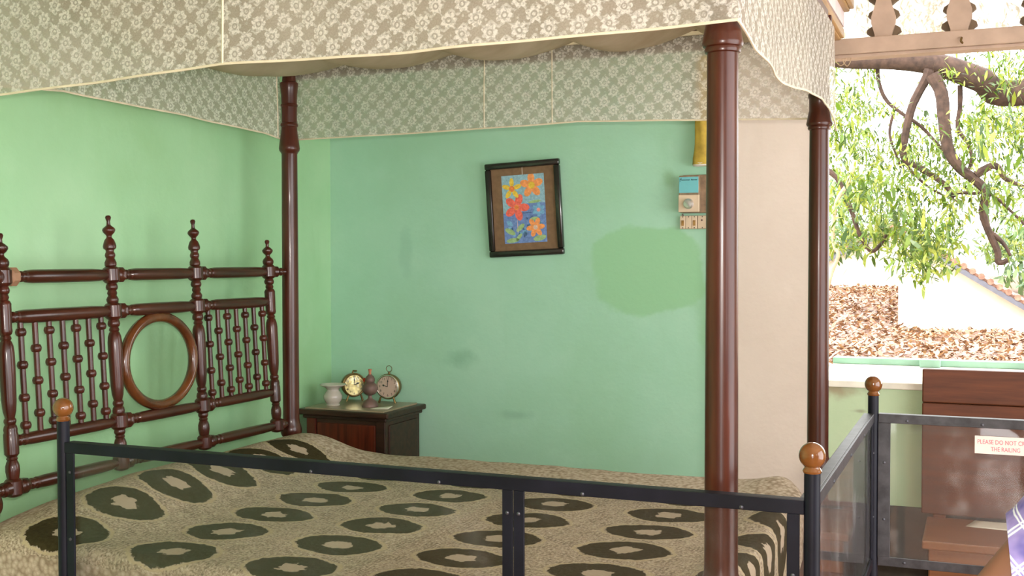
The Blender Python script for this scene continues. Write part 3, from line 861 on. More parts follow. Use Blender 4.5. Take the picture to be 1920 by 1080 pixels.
# clocks
def clock(x, y, zc, r, yawd, label, dialm, rimm, gold):
    c_ = thing('alarm_clock', label, 'clock', (x, y, TT))
    R_ = Matrix.Rotation(yawd, 4, 'Z')
    def P(p):
        return R_ @ Vector(p)
    body = lathe((0, 0.0, zc), (0, -1, 0), [(-.045, .01), (-.044, r*.7), (-.03, r*.96), (-.012, r*1.02), (.0, r*1.04), (.006, r*1.02), (.008, r*.93), (.004, r*.9)], 40)
    bmesh.ops.transform(body, matrix=R_, verts=body.verts)
    link_mesh('case', body, M['brass'], c_)
    rim = tube([P((r*.92*math.cos(a), -.008, zc+r*.92*math.sin(a))) for a in [2*PI*k/40 for k in range(40)]], .0036, 8, closed=True)
    link_mesh('rim', rim, rimm, c_)
    di = lathe((0, -.004, zc), (0, -1, 0), [(0, r*.9), (.0015, r*.9)], 40)
    bmesh.ops.transform(di, matrix=R_, verts=di.verts)
    dial = link_mesh('dial', di, dialm, c_)
    nb = bmesh.new()
    for h in range(12):
        a = PI/2 - 2*PI*h/12
        t_ = text_bm(str(12 if h == 0 else h), r*.27, .0003)
        bmesh.ops.transform(t_, matrix=R_ @ Matrix.Translation((r*.70*math.cos(a), -.0063, zc+r*.70*math.sin(a))) @ Matrix.Rotation(PI/2, 4, 'X'), verts=t_.verts)
        me_ = bpy.data.meshes.new('t'); t_.to_mesh(me_); t_.free(); nb.from_mesh(me_); bpy.data.meshes.remove(me_)
    link_mesh('numerals', nb, M['ink'], dial, False)
    for ang, ln, w in ((PI/2-0.05, r*.62, .0016), (PI+0.28 if not gold else 0.4, r*.5, .0024)):
        hb = bmesh.new()
        d_ = Vector((math.cos(ang), 0, math.sin(ang))); n_ = Vector((-d_.z, 0, d_.x))
        # PI+.28 points left and slightly up on the dial as seen from the front
        d_.z = abs(d_.z)
        n_ = Vector((-d_.z, 0, d_.x))
        c0 = Vector((0, -.0075, zc))
        pts_ = [c0-n_*w*.6, c0+d_*ln*.6-n_*w*.6, c0+d_*ln*.68-n_*w*2.2, c0+d_*ln, c0+d_*ln*.68+n_*w*2.2, c0+d_*ln*.6+n_*w*.6, c0+n_*w*.6]
        f1 = [hb.verts.new(P(p)) for p in pts_]; f2 = [hb.verts.new(P(p+Vector((0, -.0006, 0)))) for p in pts_]
        hb.faces.new(f1); hb.faces.new(f2[::-1])
        for i in range(7):
            hb.faces.new((f1[i], f1[(i+1) % 7], f2[(i+1) % 7], f2[i]))
        link_mesh('hand', hb, M['ink'], dial, False)
    gb = lathe((0, -.0095, zc), (0, -1, 0), [(0, r*.9), (.0004, r*.89), (.003, r*.6), (.0042, r*.25), (.0045, .001)], 40)
    bmesh.ops.transform(gb, matrix=R_, verts=gb.verts)
    link_mesh('glass', gb, M['clock_glass'], c_)
    for sx in (-1, 1):
        link_mesh('foot', lathe(P((sx*r*.55, -.012, zc-r*.83)), P((sx*.35, 0, -1)), [(0, .004), (zc-r*.83-0.001 if False else (zc-r*.83)*1.0, .005)], 10), M['brass'], c_)
    if not gold:
        link_mesh('stem', lathe(P((0, .012, zc+r*.98)), (0, 0, 1), [(0, .006), (.008, .0055), (.012, .003)], 12), M['brass'], c_)
        link_mesh('handle_ring', tube([P((.0135*math.cos(a), .012, zc+r+.024+.0135*math.sin(a))) for a in [2*PI*k/24 for k in range(24)]], .0016, 8, closed=True), M['brass'], c_)
    else:
        link_mesh('stem', lathe(P((0, .012, zc+r*.98)), (0, 0, 1), [(0, .006), (.006, .004), (.009, .004)], 12), M['brass'], c_)
        link_mesh('winding_key', box_bm((-.012, .008, zc+r+.006), (.010, .015, zc+r+.013), .002), M['brass'], c_, False)
    return c_
clock(-0.075, 0.615, 0.073, 0.053, math.radians(50), 'round brass alarm clock with gold glare-coloured dial beside the white vase', M['dial_gold'], M['brass'], True)
clock(0.103, 0.612, 0.073, 0.055, math.radians(6), 'round alarm clock with pale dial, dark numerals and ring handle on table', M['dial'], M['chrome_rim'], False)
# oil lamp
ol = thing('oil_lamp', 'dull brown metal oil lamp with round bowl between the two clocks', 'lamp', (0.092, 0.47, TT))
link_mesh('lamp_base', lathe((0, 0, 0), (0, 0, 1), [(0, .035), (.004, .036), (.010, .034), (.018, .030), (.028, .022), (.034, .012), (.042, .008), (.050, .009), (.052, .012)], 26), M['lamp_metal'], ol)
link_mesh('lamp_bowl', lathe((0, 0, .050), (0, 0, 1), [(0, .011), (.006, .022), (.018, .033), (.032, .0355), (.044, .032), (.052, .023), (.056, .018)], 26), M['lamp_metal'], ol)
link_mesh('burner', lathe((0, 0, .105), (0, 0, 1), [(0, .017), (.006, .021), (.016, .021), (.026, .017), (.032, .010), (.036, .008)], 22), M['lamp_metal'], ol)
link_mesh('wick_holder', lathe((0, 0, .141), (0, 0, 1), [(0, .006), (.010, .0055), (.020, .008), (.023, .008)], 14), M['wick'], ol)
o = link_mesh('wick_wheel', lathe((-.016, 0, .116), (-1, 0, 0), [(0, .003), (.008, .003), (.009, .009), (.014, .009)], 14), M['red'], ol)
o['label'] = 'orange-red wick wheel'
# loose paper slip on the table
g_ = grid(6, 4, lambda a, b_: (0.135+0.075*a, 0.395+0.045*b_+0.02*a, TT+0.002+0.008*(a*b_)), None)
o = link_mesh('paper_slip', g_, M['paper_white'])
bmx = bmesh.new(); bmx.from_mesh(o.data)
bmesh.ops.solidify(bmx, geom=bmx.faces, thickness=0.0012); bmx.to_mesh(o.data); bmx.free()
tag(o, 'small white paper slip lying at the front corner of table', 'paper')

# ------------------------------------------------------------------ things on the back wall
pf = thing('framed_picture', 'crooked black-framed childlike flower painting hanging on mint wall', 'picture', (0.733, YW, 1.723))
PR = Matrix.Rotation(math.radians(2.6), 4, 'Y') @ Matrix.Identity(4)
PR = Matrix.Rotation(math.radians(-2.6), 4, 'Y')
TL = Matrix.Rotation(math.radians(2.0), 4, 'X')
def pbm(bm):
    bmesh.ops.transform(bm, matrix=Matrix.Translation((0, -0.022, 0)) @ TL @ PR, verts=bm.verts)
    return bm
fwid, fht, fb = 0.172, 0.203, 0.027
for (x0_, x1_, z0_, z1_) in ((-fwid, fwid, fht-fb, fht), (-fwid, fwid, -fht, -fht+fb), (-fwid, -fwid+fb, -fht+fb, fht-fb), (fwid-fb, fwid, -fht+fb, fht-fb)):
    link_mesh('frame_bar', pbm(box_bm((x0_, -.012, z0_), (x1_, .012, z1_), .006)), M['black_frame'], pf)
link_mesh('mat_board', pbm(box_bm((-fwid+fb-.004, .0, -fht+fb-.004), (fwid-fb+.004, .006, fht-fb+.004))), M['mat_board'], pf, False)
# the painting: sheet, ground and the flowers as flat colour shapes
pal = {'sky': srgb(140, 178, 190), 'blue': srgb(104, 132, 184), 'yellow': srgb(226, 190, 60), 'orange': srgb(240, 150, 84), 'deep': srgb(228, 130, 60), 'red': srgb(232, 104, 84), 'leaf': srgb(150, 180, 122), 'pale': srgb(112, 164, 196), 'pink': srgb(236, 150, 140), 'cream': srgb(220, 190, 170)}
def crayon(n, c_):
    g = N(n)
    nz = g.noise(g.tex('Object'), 90, 4, 0.7)
    d = tuple(q*.75 for q in c_[:3])+(1,); l_ = tuple(min(1, q*1.2+.03) for q in c_[:3])+(1,)
    return g.done(g.principled(g.ramp(nz, [(.3, d), (.7, l_)]), .85))
keys = list(pal)
pm = [crayon('crayon_'+k, pal[k]) for k in keys]
pb = bmesh.new()
PW, PH = 0.098, 0.146     # half sizes of the painting
def blob(cx, cz, rx, rz, rot, key, lay):
    vs = []
    for k in range(16):
        a = 2*PI*k/16
        x = rx*math.cos(a); z = rz*math.sin(a)
        X_ = max(-PW, min(PW, cx+x*math.cos(rot)-z*math.sin(rot))); Z_ = max(-PH, min(PH, cz+x*math.sin(rot)+z*math.cos(rot)))
        vs.append(pb.verts.new((X_, -.0012-lay*.00025, Z_)))
    f = pb.faces.new(vs); f.material_index = keys.index(key)
def rect(x0, x1, z0, z1, key, lay):
    f = pb.faces.new([pb.verts.new((x, -.0012-lay*.00025, z)) for x, z in ((x0, z0), (x1, z0), (x1, z1), (x0, z1))]); f.material_index = keys.index(key)
rect(-PW, PW, -PH, PH, 'sky', 0)
rect(-PW, PW, -PH, -PH+.13, 'blue', 1)
rect(-.01, PW, -.02, .022, 'blue', 1)
for _ in range(26):
    blob(random.uniform(-.08, .08), random.uniform(-.13, -.03), random.uniform(.008, .02), random.uniform(.005, .010), random.uniform(0, 3), random.choice(['blue', 'pale']), 1.5)
def flower(cx, cz, r, n, key, ck, rot0, w=.5, cr=.28, lay=3):
    for k in range(n):
        a = rot0+2*PI*k/n
        blob(cx+math.cos(a)*r*.58, cz+math.sin(a)*r*.58, r*.44, r*.44*w, a, key, lay+.1*k)
    blob(cx, cz, r*cr, r*cr, 0, ck, lay+1.2)
for (x, z, rx, rz, ro) in ((-.07, -.095, .026, .011, -.5), (-.022, -.08, .024, .010, .7), (-.06, -.133, .03, .010, .1), (.065, -.128, .03, .012, .2), (-.03, -.12, .02, .008, .8), (.045, -.045, .02, .008, .1), (.05, .028, .03, .006, .1)):
    blob(x, z, rx, rz, ro, 'leaf', 2)
flower(-.052, .088, .046, 5, 'yellow', 'deep', 1.55, .5)
flower(.040, .098, .053, 5, 'orange', 'yellow', 1.6, .68)
flower(-.034, .008, .058, 5, 'red', 'deep', 1.2, .66, .2)
flower(.066, -.008, .030, 6, 'pale', 'pink', .5, .7)
flower(.048, -.082, .042, 6, 'orange', 'cream', .1, .6, .24)
blob(-.034, -.075, .0012, .03, 0, 'cream', 2.5)
link_mesh('painting', pbm(pb), None, pf, False, mats=pm)
link_mesh('crack_line', pbm(box_bm((-.0012, -.0006, PH), (.0008, .0, fht-fb))), M['paper_white'], pf, False)

# fan regulator and switch plate
rg = thing('fan_regulator', 'beige wall regulator box with turquoise label and chrome knob', 'regulator', (1.463, YW, 1.77))
def rbx(name, lo, hi, mat, bev=.004, par=None):
    return link_mesh(name, box_bm(lo, hi, bev), mat, par or rg, False)
rbx('backplate', (-.042, -.018, -.078), (.062, 0, .076), M['beige_dirty'])
rbx('housing', (-.048, -.050, -.076), (.036, -.018, .072), M['beige_dirty'], .005)
cv = rbx('knob_panel', (-.048, -.056, -.075), (.038, -.050, -.006), M['beige_plastic'], .003)
lb = rbx('label_plate', (-.046, -.053, .002), (.033, -.050, .066), M['blue_label'], .001)
t_ = bmesh.new()
def ink(x0_, x1_, z0_, z1_):
    box_bm((x0_, -.0536, z0_), (x1_, -.0530, z1_), 0, t_)
rnd = random.Random(3)
for i, (x, h, w) in enumerate([(-.042, .013, .006)] + [(-.035+.0058*k, .0045, .0044) for k in range(6)] + [(.0045, .0065, .004)] + [(.0095+.005*k, .0045, .004) for k in range(4)]):
    ink(x, x+.0017, .051 if i else .047, .051+h if i else .060)
    ink(x, x+w, .051+(h*.4), .0530+(h*.4))
    ink(x+w-.0012, x+w, .051+(h*.25), .051+h*.9)
link_mesh('lettering', t_, M['ink'], lb, False)
kb = lathe((-.006, -.056, -.042), (0, -1, 0), [(0, .021), (.004, .021), (.006, .019), (.016, .0175), (.019, .015), (.020, .001)], 28)
kn = link_mesh('knob', kb, M['chrome'], cv)
br = box_bm((-.003, -.080, -.017), (.003, -.074, .017), .0015)
bmesh.ops.transform(br, matrix=Matrix.Translation((-.006, 0, -.042)) @ Matrix.Rotation(math.radians(-40), 4, 'Y'), verts=br.verts)
link_mesh('knob_grip', br, M['chrome'], kn, False)
sp = thing('switch_plate', 'beige panel of switches below the regulator box', 'switch', (1.468, YW, 1.655))
link_mesh('backplate', box_bm((-.056, -.012, -.027), (.056, 0, .027), .002), M['beige_dirty'], sp, False)
for k, (x0_, x1_) in enumerate(((-.055, -.032), (-.031, -.008), (-.007, .016), (.019, .055))):
    mo = link_mesh('switch_module', box_bm((x0_, -.020, -.026), (x1_, -.012, .026), .0015), M['beige_plastic'], sp, False)
    xm = (x0_+x1_)/2
    if k in (0, 2):
        link_mesh('rocker', box_bm((xm-.005, -.024, -.014), (xm+.005, -.020, .008), .001), M['trim_gold'], mo, False)
    if k == 3:
        link_mesh('socket_hole', lathe((xm-.002, -.0200, .008), (0, -1, 0), [(0, .004), (.0012, .004)], 12), M['lamp_metal'], mo, False)
    for zz in (-.022, .022):
        link_mesh('screw', lathe((xm, -.0200, zz), (0, -1, 0), [(0, .0022), (.0010, .0016)], 8), M['ink'], mo, False)
wr = tube([(1.42, YW-.004, 1.69), (1.422, YW-.004, 1.684), (1.418, YW-.004, 1.678)], .003, 6)
o = link_mesh('wire_stub', wr, M['lamp_metal'])
tag(o, 'short brown wire joining the regulator box and switch panel', 'wire')
# yellow rolled cloth hanging from above
yc = thing('rolled_yellow_cloth', 'yellow rolled cloth hanging on the wall beside the front post', 'cloth', (1.505, YW-0.035, 1.885))
def yc_pt(a, b_):
    th = 2*PI*a
    z = 0.43*b_
    r = 0.028 + 0.010*math.exp(-((z-0.012)/0.045)**2) + 0.002*math.sin(5*th+z*14)
    return (r*math.cos(th)*(1-0.15*b_), r*0.8*math.sin(th), z)
link_mesh('roll', grid(28, 16, yc_pt), M['yellow'], yc)
link_mesh('roll_end', tube([((0.031)*math.cos(a), 0.0245*math.sin(a), -0.001) for a in [2*PI*k/24 for k in range(24)]], .005, 8, closed=True), M['paper_white'], yc)
link_mesh('roll_core', lathe((0, 0, 0.004), (0, 0, 1), [(0, .030), (.002, .030)], 22), M['paper_white'], yc)
link_mesh('hanging_hook', tube([(0, 0, .42), (0, .01, .44), (0, .035, .45)], .003, 6), M['screw'], yc)

# ------------------------------------------------------------------ bench under the window
bn = thing('wooden_bench', 'brown wooden bench with high plank back under the window', 'bench', (3.3, 0.46, 0))
def bbx(name, lo, hi, mat, bev=.005):
    return link_mesh(name, box_bm(L(lo, bn), L(hi, bn), bev), mat, bn, False)
for (z0_, z1_) in ((0.56, 0.972), (0.974, 1.098)):
    bbx('back_plank', (2.345, 0.625, z0_), (4.2, 0.655, z1_), M['bench_wood'])
bbx('seat', (2.365, 0.24, 0.520), (4.2, 0.640, 0.548), M['seat_wood'])
bbx('apron', (2.385, 0.262, 0.40), (4.18, 0.285, 0.518), M['seat_wood'])
bbx('front_board', (2.385, 0.285, 0.05), (4.18, 0.305, 0.40), M['bench_wood'])
for x in (2.385, 4.14):
    bbx('leg', (x, 0.265, 0.0), (x+.045, 0.31, 0.40), M['bench_wood'])
    bbx('leg', (x, 0.625, 0.0), (x+.045, 0.67, 0.56), M['bench_wood'])
# sheet of paper on the seat
g_ = grid(10, 8, lambda a, b_: (2.50+0.30*a+0.03*b_, 0.515+0.11*b_-0.03*a*(1-b_), 0.5495+0.004*math.sin(PI*a)*math.sin(PI*b_)))
o = link_mesh('paper_sheet', g_, M['paper_white'])
bmx = bmesh.new(); bmx.from_mesh(o.data)
bmesh.ops.solidify(bmx, geom=bmx.faces, thickness=0.0010); bmx.to_mesh(o.data); bmx.free()
tag(o, 'white paper sheet lying on the seat of the wooden bench', 'paper')

# ------------------------------------------------------------------ railing
RX0, RX1, RY, RZ, RY2 = 0.3895, 2.2488, -1.610, 1.045, -0.2882
RX2 = 3.75
ra = thing('barrier_railing', 'black iron railing with clear panels and amber wooden ball finials around bed', 'railing', (RX1, RY, 0))
def rlx(name, lo, hi, mat=None, bev=.0012, par=None):
    return link_mesh(name, box_bm(L(lo, ra), L(hi, ra), bev), mat or M['iron'], par or ra, False)
def rpost(x, y, top=1.098):
    p = link_mesh('railing_post', lathe(L((x, y, 0), ra), (0, 0, 1), [(0, .03), (.006, .03), (.008, .0155), (top, .0155)], 20), M['iron'], ra)
    b_ = link_mesh('ball_finial', lathe(L((x, y, top), ra), (0, 0, 1), [(0, .0165), (.004, .0185), (.008, .0165), (.010, .0150)] + [(.0335-.0255*math.cos(a), max(.0255*math.sin(a), .0004)) for a in [0.60+(PI-0.60)*k/16 for k in range(17)]], 28), M['ball_wood'], p)
    return p
rpost(RX0, RY); rpost(RX1, RY); rpost(RX1, RY2); rpost(RX2, RY2)
def screw(p, d, par):
    link_mesh('screw', lathe(L(p, ra), d, [(0, .0042), (.0015, .0040), (.0028, .0022), (.003, .0004)], 10), M['screw'], par)
# front section along the bed
t1 = rlx('top_bar', (RX0+.012, RY-.010, RZ-.027), (RX1-.014, RY-.004, RZ))
rlx('top_bar_flange', (RX0+.012, RY-.004, RZ-.005), (RX1-.014, RY+.022, RZ), par=t1)
b1 = rlx('bottom_bar', (RX0+.012, RY-.010, 0.560), (RX1-.014, RY-.004, 0.587))
XM = 1.633
for (xa, xb) in ((RX0+.018, RX0+.042), (XM-.025, XM-.001), (XM+.001, XM+.025), (RX1-.046, RX1-.022)):
    u1 = rlx('upright_bar', (xa, RY-.0105, 0.587), (xb, RY-.0045, RZ-.027))
    for z in ((0.97, 0.80, 0.65) if xa < 2.1 else (0.90, 0.70)):
        screw(((xa+xb)/2, RY-.0105, z), (0, -1, 0), u1)
for px, py in ((583, 884), (823, 905), (1092, 927), (1390, 948)):
    q = pix(px, py, RY-.010)
    screw((q.x, RY-.010, RZ-.022), (0, -1, 0), t1)
for (xa, xb) in ((RX0+.03, XM-.004), (XM+.004, RX1-.028)):
    rlx('clear_panel', (xa, RY-.003, 0.575), (xb, RY+.001, RZ-.008), M['acrylic'], 0)
# side section running back to the window
t2 = rlx('top_bar', (RX1-.002, RY+.016, RZ-.027), (RX1+.004, RY2-.014, RZ), M['iron_worn'])
rlx('top_bar_flange', (RX1-.026, RY+.016, RZ-.005), (RX1-.002, RY2-.014, RZ), M['iron_worn'], par=t2)
rlx('bottom_bar', (RX1-.002, RY+.016, 0.590), (RX1+.004, RY2-.014, 0.617))
for (ya, yb) in ((RY+.018, RY+.042), (RY2-.048, RY2-.020)):
    u1 = rlx('upright_bar', (RX1-.002, ya, 0.617), (RX1+.004, yb, RZ-.027))
    for z in (0.93, 0.74):
        screw((RX1+.004, (ya+yb)/2, z), (1, 0, 0), u1)
for y in (-1.30, -0.95, -0.62):
    screw((RX1+.004, y, RZ-.02), (1, 0, 0), t2)
rlx('clear_panel', (RX1-.007, RY+.03, 0.60), (RX1-.003, RY2-.03, RZ-.008), M['acrylic_worn_glare'], 0)
# section to the right in front of the bench
t3 = rlx('top_bar', (RX1+.016, RY2-.010, RZ-.027), (RX2-.014, RY2-.004, RZ), M['iron_worn'])
rlx('top_bar_flange', (RX1+.016, RY2-.004, RZ-.005), (RX2-.014, RY2+.020, RZ), M['iron_worn'], par=t3)
rlx('bottom_bar', (RX1+.016, RY2-.010, 0.590), (RX2-.014, RY2-.004, 0.617), M['iron_worn'])
for (xa, xb) in ((RX1+.015, RX1+.050), (2.98, 3.004), (3.006, 3.03), (RX2-.046, RX2-.022)):
    u1 = rlx('upright_bar', (xa, RY2-.0105, 0.617), (xb, RY2-.0045, RZ-.027), M['iron_worn'])
    for z in (0.90, 0.73):
        screw(((xa+xb)/2, RY2-.0105, z), (0, -1, 0), u1)
for x in (2.345, 2.55, 2.80, 3.25, 3.55):
    screw((x, RY2-.010, RZ-.018), (0, -1, 0), t3)
for x in (2.34, 2.7, 3.2):
    q = link_mesh('screw', lathe(L((x, RY2-.010, .604), ra), (0, -1, 0), [(0, .0042), (.0015, .0040), (.003, .0004)], 10), M['screw'], t3)
for (xa, xb) in ((RX1+.03, 2.99), (3.02, RX2-.03)):
    rlx('clear_panel', (xa, RY2-.003, 0.60), (xb, RY2+.001, RZ-.008), M['acrylic_worn_glare'], 0)
# the sign on the clear panel
sg = thing('warning_sign', 'white sign with red capital letters fixed to the clear railing panel', 'sign', (2.6125, RY2-.0045, 0.969))
link_mesh('sign_board', box_bm((-.082, -.0015, -.0255), (.082, .0012, .0255), .0005), M['sign_white'], sg, False)
for txt, dx, dz in (('PLEASE DO NOT CROSS', 0.0, 0.0085), ('THE RAILING', 0.0, -0.0115)):
    t_ = text_bm(txt, .0178, .0002)
    xs = [v.co.x for v in t_.verts]
    sc_ = (0.149 if 'PLEASE' in txt else 0.077)/(max(xs)-min(xs))
    bmesh.ops.transform(t_, matrix=Matrix.Translation((dx, -.0018, dz)) @ Matrix.Rotation(PI/2, 4, 'X') @ Matrix.Diagonal((sc_, 1.0, 1, 1)), verts=t_.verts)
    link_mesh('lettering', t_, M['sign_red'], sg, False)

# ------------------------------------------------------------------ visitor at the right edge of the picture
def skin_mesh(name, joints, edges, root, mat, parent, sub=2):
    me = bpy.data.meshes.new(name)
    names = list(joints)
    me.from_pydata([joints[n][0] for n in names], [(names.index(a), names.index(b_)) for a, b_ in edges], [])
    o = bpy.data.objects.new(name, me)
    COL.objects.link(o)
    mod = o.modifiers.new('skin', 'SKIN')
    mod.use_smooth_shade = True
    for i, n in enumerate(names):
        r = joints[n][1]
        sv = me.skin_vertices[0].data[i]
        sv.radius = r if isinstance(r, tuple) else (r, r)
        sv.use_root = (n == root)
    s2 = o.modifiers.new('sub', 'SUBSURF')
    s2.levels = s2.render_levels = sub
    dg = bpy.context.evaluated_depsgraph_get()
    m2 = bpy.data.meshes.new_from_object(o.evaluated_get(dg))
    m2.name = name
    for p in m2.polygons:
        p.use_smooth = True
    m2.materials.clear()
    m2.materials.append(mat)
    q = bpy.data.objects.new(name, m2)
    COL.objects.link(q)
    q.parent = parent
    bpy.data.objects.remove(o)
    bpy.data.meshes.remove(me)
    return q
PX_, PY_ = 2.872, -2.12
pe = thing('person', 'person in a lavender checked shirt, bare elbow out, at the right edge', 'person', (PX_, PY_, 0))
J = {
 'pelvis': ((0, 0, .78), (.13, .10)), 'waist': ((0, 0, .92), (.115, .085)), 'chest': ((0, .0, 1.10), (.135, .095)), 'neck0': ((0, 0, 1.24), (.06, .055)), 'neck': ((0, 0.005, 1.295), (.048, .048)),
 'head0': ((0, .015, 1.345), (.065, .072)), 'head1': ((0, .015, 1.42), (.070, .082)), 'head2': ((0, .005, 1.49), (.052, .062)),
 'shL': ((-.165, 0, 1.215), (.052, .052)), 'elL': ((-.345, .01, .985), (.036, .036)), 'foreL': ((-.29, .06, .93), (.034, .034)), 'wrL': ((-.235, .09, .815), (.024, .024)),
 'shR': ((.165, 0, 1.205), (.052, .052)), 'elR': ((.24, .02, .97), (.036, .036)), 'foreR': ((.24, .10, .88), (.034, .034)), 'wrR': ((.20, .20, .82), (.024, .024)),
 'hpL': ((-.08, 0, .70), (.085, .085)), 'knL': ((-.09, .01, .42), (.054, .054)), 'anL': ((-.09, -.01, .09), (.036, .036)), 'toL': ((-.10, .12, .035), (.036, .026)),
 'hpR': ((.08, 0, .70), (.085, .085)), 'knR': ((.09, .01, .42), (.054, .054)), 'anR': ((.09, -.01, .09), (.036, .036)), 'toR': ((.10, .12, .035), (.036, .026))}
E_ = [('pelvis', 'waist'), ('waist', 'chest'), ('chest', 'neck0'), ('neck0', 'neck'), ('neck', 'head0'), ('head0', 'head1'), ('head1', 'head2'),
      ('chest', 'shL'), ('shL', 'elL'), ('elL', 'foreL'), ('foreL', 'wrL'), ('chest', 'shR'), ('shR', 'elR'), ('elR', 'foreR'), ('foreR', 'wrR'),
      ('pelvis', 'hpL'), ('hpL', 'knL'), ('knL', 'anL'), ('anL', 'toL'), ('pelvis', 'hpR'), ('hpR', 'knR'), ('knR', 'anR'), ('anR', 'toR')]
for sd_, w_, dirn in (('L', (-.235, .09, .815), Vector((.75, .25, -.55))), ('R', (.20, .20, .82), Vector((-.2, .85, -.35)))):
    w_ = Vector(w_); dirn.normalize()
    side = dirn.cross(Vector((0, 0, 1))).normalized()
    pl = w_ + dirn*.045
    J['pm'+sd_] = (tuple(pl), (.034, .016))
    E_.append(('wr'+sd_, 'pm'+sd_))
    for k in range(4):
        base = w_ + dirn*.078 + side*(.024-.016*k)
        ln = (.062, .072, .068, .052)[k]
        bend = Vector((0, 0, -1))
        mid = base + (dirn*.9+bend*.25)*ln*.5
        tip = mid + (dirn*.6+bend*.65)*ln*.5
        for q, (pp, rr) in enumerate(((base, .0095), (mid, .0085), (tip, .007))):
            J['f%s%d%d' % (sd_, k, q)] = (tuple(pp), (rr, rr))
        E_ += [('pm'+sd_, 'f%s%d0' % (sd_, k)), ('f%s%d0' % (sd_, k), 'f%s%d1' % (sd_, k)), ('f%s%d1' % (sd_, k), 'f%s%d2' % (sd_, k))]
    th0 = w_ + dirn*.03 + side*.036; th1 = th0 + (dirn*.7+side*.5)*.035; th2 = th1 + dirn*.03
    J['t%s0' % sd_] = (tuple(th0), (.012, .012)); J['t%s1' % sd_] = (tuple(th1), (.0105, .0105)); J['t%s2' % sd_] = (tuple(th2), (.008, .008))
    E_ += [('pm'+sd_, 't%s0' % sd_), ('t%s0' % sd_, 't%s1' % sd_), ('t%s1' % sd_, 't%s2' % sd_)]
body = skin_mesh('body', J, E_, 'pelvis', M['skin'], pe)
# shirt: torso and two short sleeves, one cloth mesh
SJ = {'hem': ((0, 0, .64), (.172, .136)), 'waist': ((0, 0, .90), (.148, .115)), 'chest': ((0, 0, 1.10), (.155, .118)), 'col': ((0, 0, 1.262), (.080, .070)),
      'sl': ((-.185, 0, 1.212), (.092, .088)), 'sr': ((.175, 0, 1.208), (.086, .082)), 'er': ((.225, .015, 1.02), (.070, .068))}
shirt = skin_mesh('shirt', SJ, [('hem', 'waist'), ('waist', 'chest'), ('chest', 'col'), ('chest', 'sl'), ('chest', 'sr'), ('sr', 'er')], 'hem', M['plaid'], pe)
# left sleeve: a loose cone that ends in an upright hem well above the elbow
sb = bmesh.new()
prev = None
for c_, nv, r_ in (((-.285, .004, 1.062), (-1, 0, -.10), .092), ((-.272, .004, 1.070), (-1, 0, -.12), .094), ((-.245, .003, 1.095), (-1, 0, -.22), .094), ((-.205, .002, 1.135), (-1, 0, -.40), .092), ((-.165, 0, 1.172), (-1, 0, -.45), .090), ((-.115, 0, 1.185), (-1, 0, -.45), .086)):
    x_, y_, _n = frame_of(nv)
    ring_ = [sb.verts.new(Vector(c_) + (x_*math.cos(2*PI*k/28)*.92 + y_*math.sin(2*PI*k/28))*r_*(1+.03*math.sin(3*2*PI*k/28+c_[0]*20))) for k in range(28)]
    if prev:
        for k in range(28):
            sb.faces.new((prev[k], prev[(k+1) % 28], ring_[(k+1) % 28], ring_[k]))
    prev = ring_
link_mesh('sleeve', sb, M['plaid'], pe)
TJ = {'w': ((0, 0, .82), (.145, .112)), 'h': ((0, 0, .72), (.15, .115)), 'l0': ((-.085, 0, .64), (.10, .10)), 'l1': ((-.09, .01, .42), (.075, .075)), 'l2': ((-.09, -.005, .08), (.062, .062)),
      'r0': ((.085, 0, .64), (.10, .10)), 'r1': ((.09, .01, .42), (.075, .075)), 'r2': ((.09, -.005, .08), (.062, .062))}
skin_mesh('trousers', TJ, [('w', 'h'), ('h', 'l0'), ('l0', 'l1'), ('l1', 'l2'), ('h', 'r0'), ('r0', 'r1'), ('r1', 'r2')], 'w', M['trousers'], pe)
for sx in (-1, 1):
    link_mesh('shoe', box_bm((sx*.095-.045, -.07, 0), (sx*.095+.045, .185, .075), .03), M['shoe'], pe)
hb = bmesh.new()
bmesh.ops.create_icosphere(hb, subdivisions=3, radius=1)
for v in hb.verts:
    c_ = v.co.copy()
    v.co = Vector((c_.x*.090, .0+c_.y*.104-.004, 1.440+c_.z*.094))
bmesh.ops.delete(hb, geom=[v for v in hb.verts if v.co.y > .045 and v.co.z < 1.485 or v.co.z < 1.35], context='VERTS')
link_mesh('hair', hb, M['hair'], pe)
for sx in (-1, 1):
    link_mesh('eye', lathe((sx*.030, .092, 1.425), (0, 1, 0), [(0, .010), (.004, .008), (.007, .003), (.0075, .0003)], 10), M['paper_white'], pe)
    link_mesh('ear', lathe((sx*.074, .005, 1.412), (sx, -.3, 0), [(0, .016), (.006, .020), (.010, .016), (.011, .002)], 12), M['skin'], pe)
link_mesh('nose', lathe((0, .086, 1.432), (0, .35, -1), [(0, .005), (.02, .011), (.034, .015), (.042, .008)], 10), M['skin'], pe)
link_mesh('mouth', box_bm((-.022, .085, 1.362), (.022, .094, 1.372), .003), M['wick'], pe)

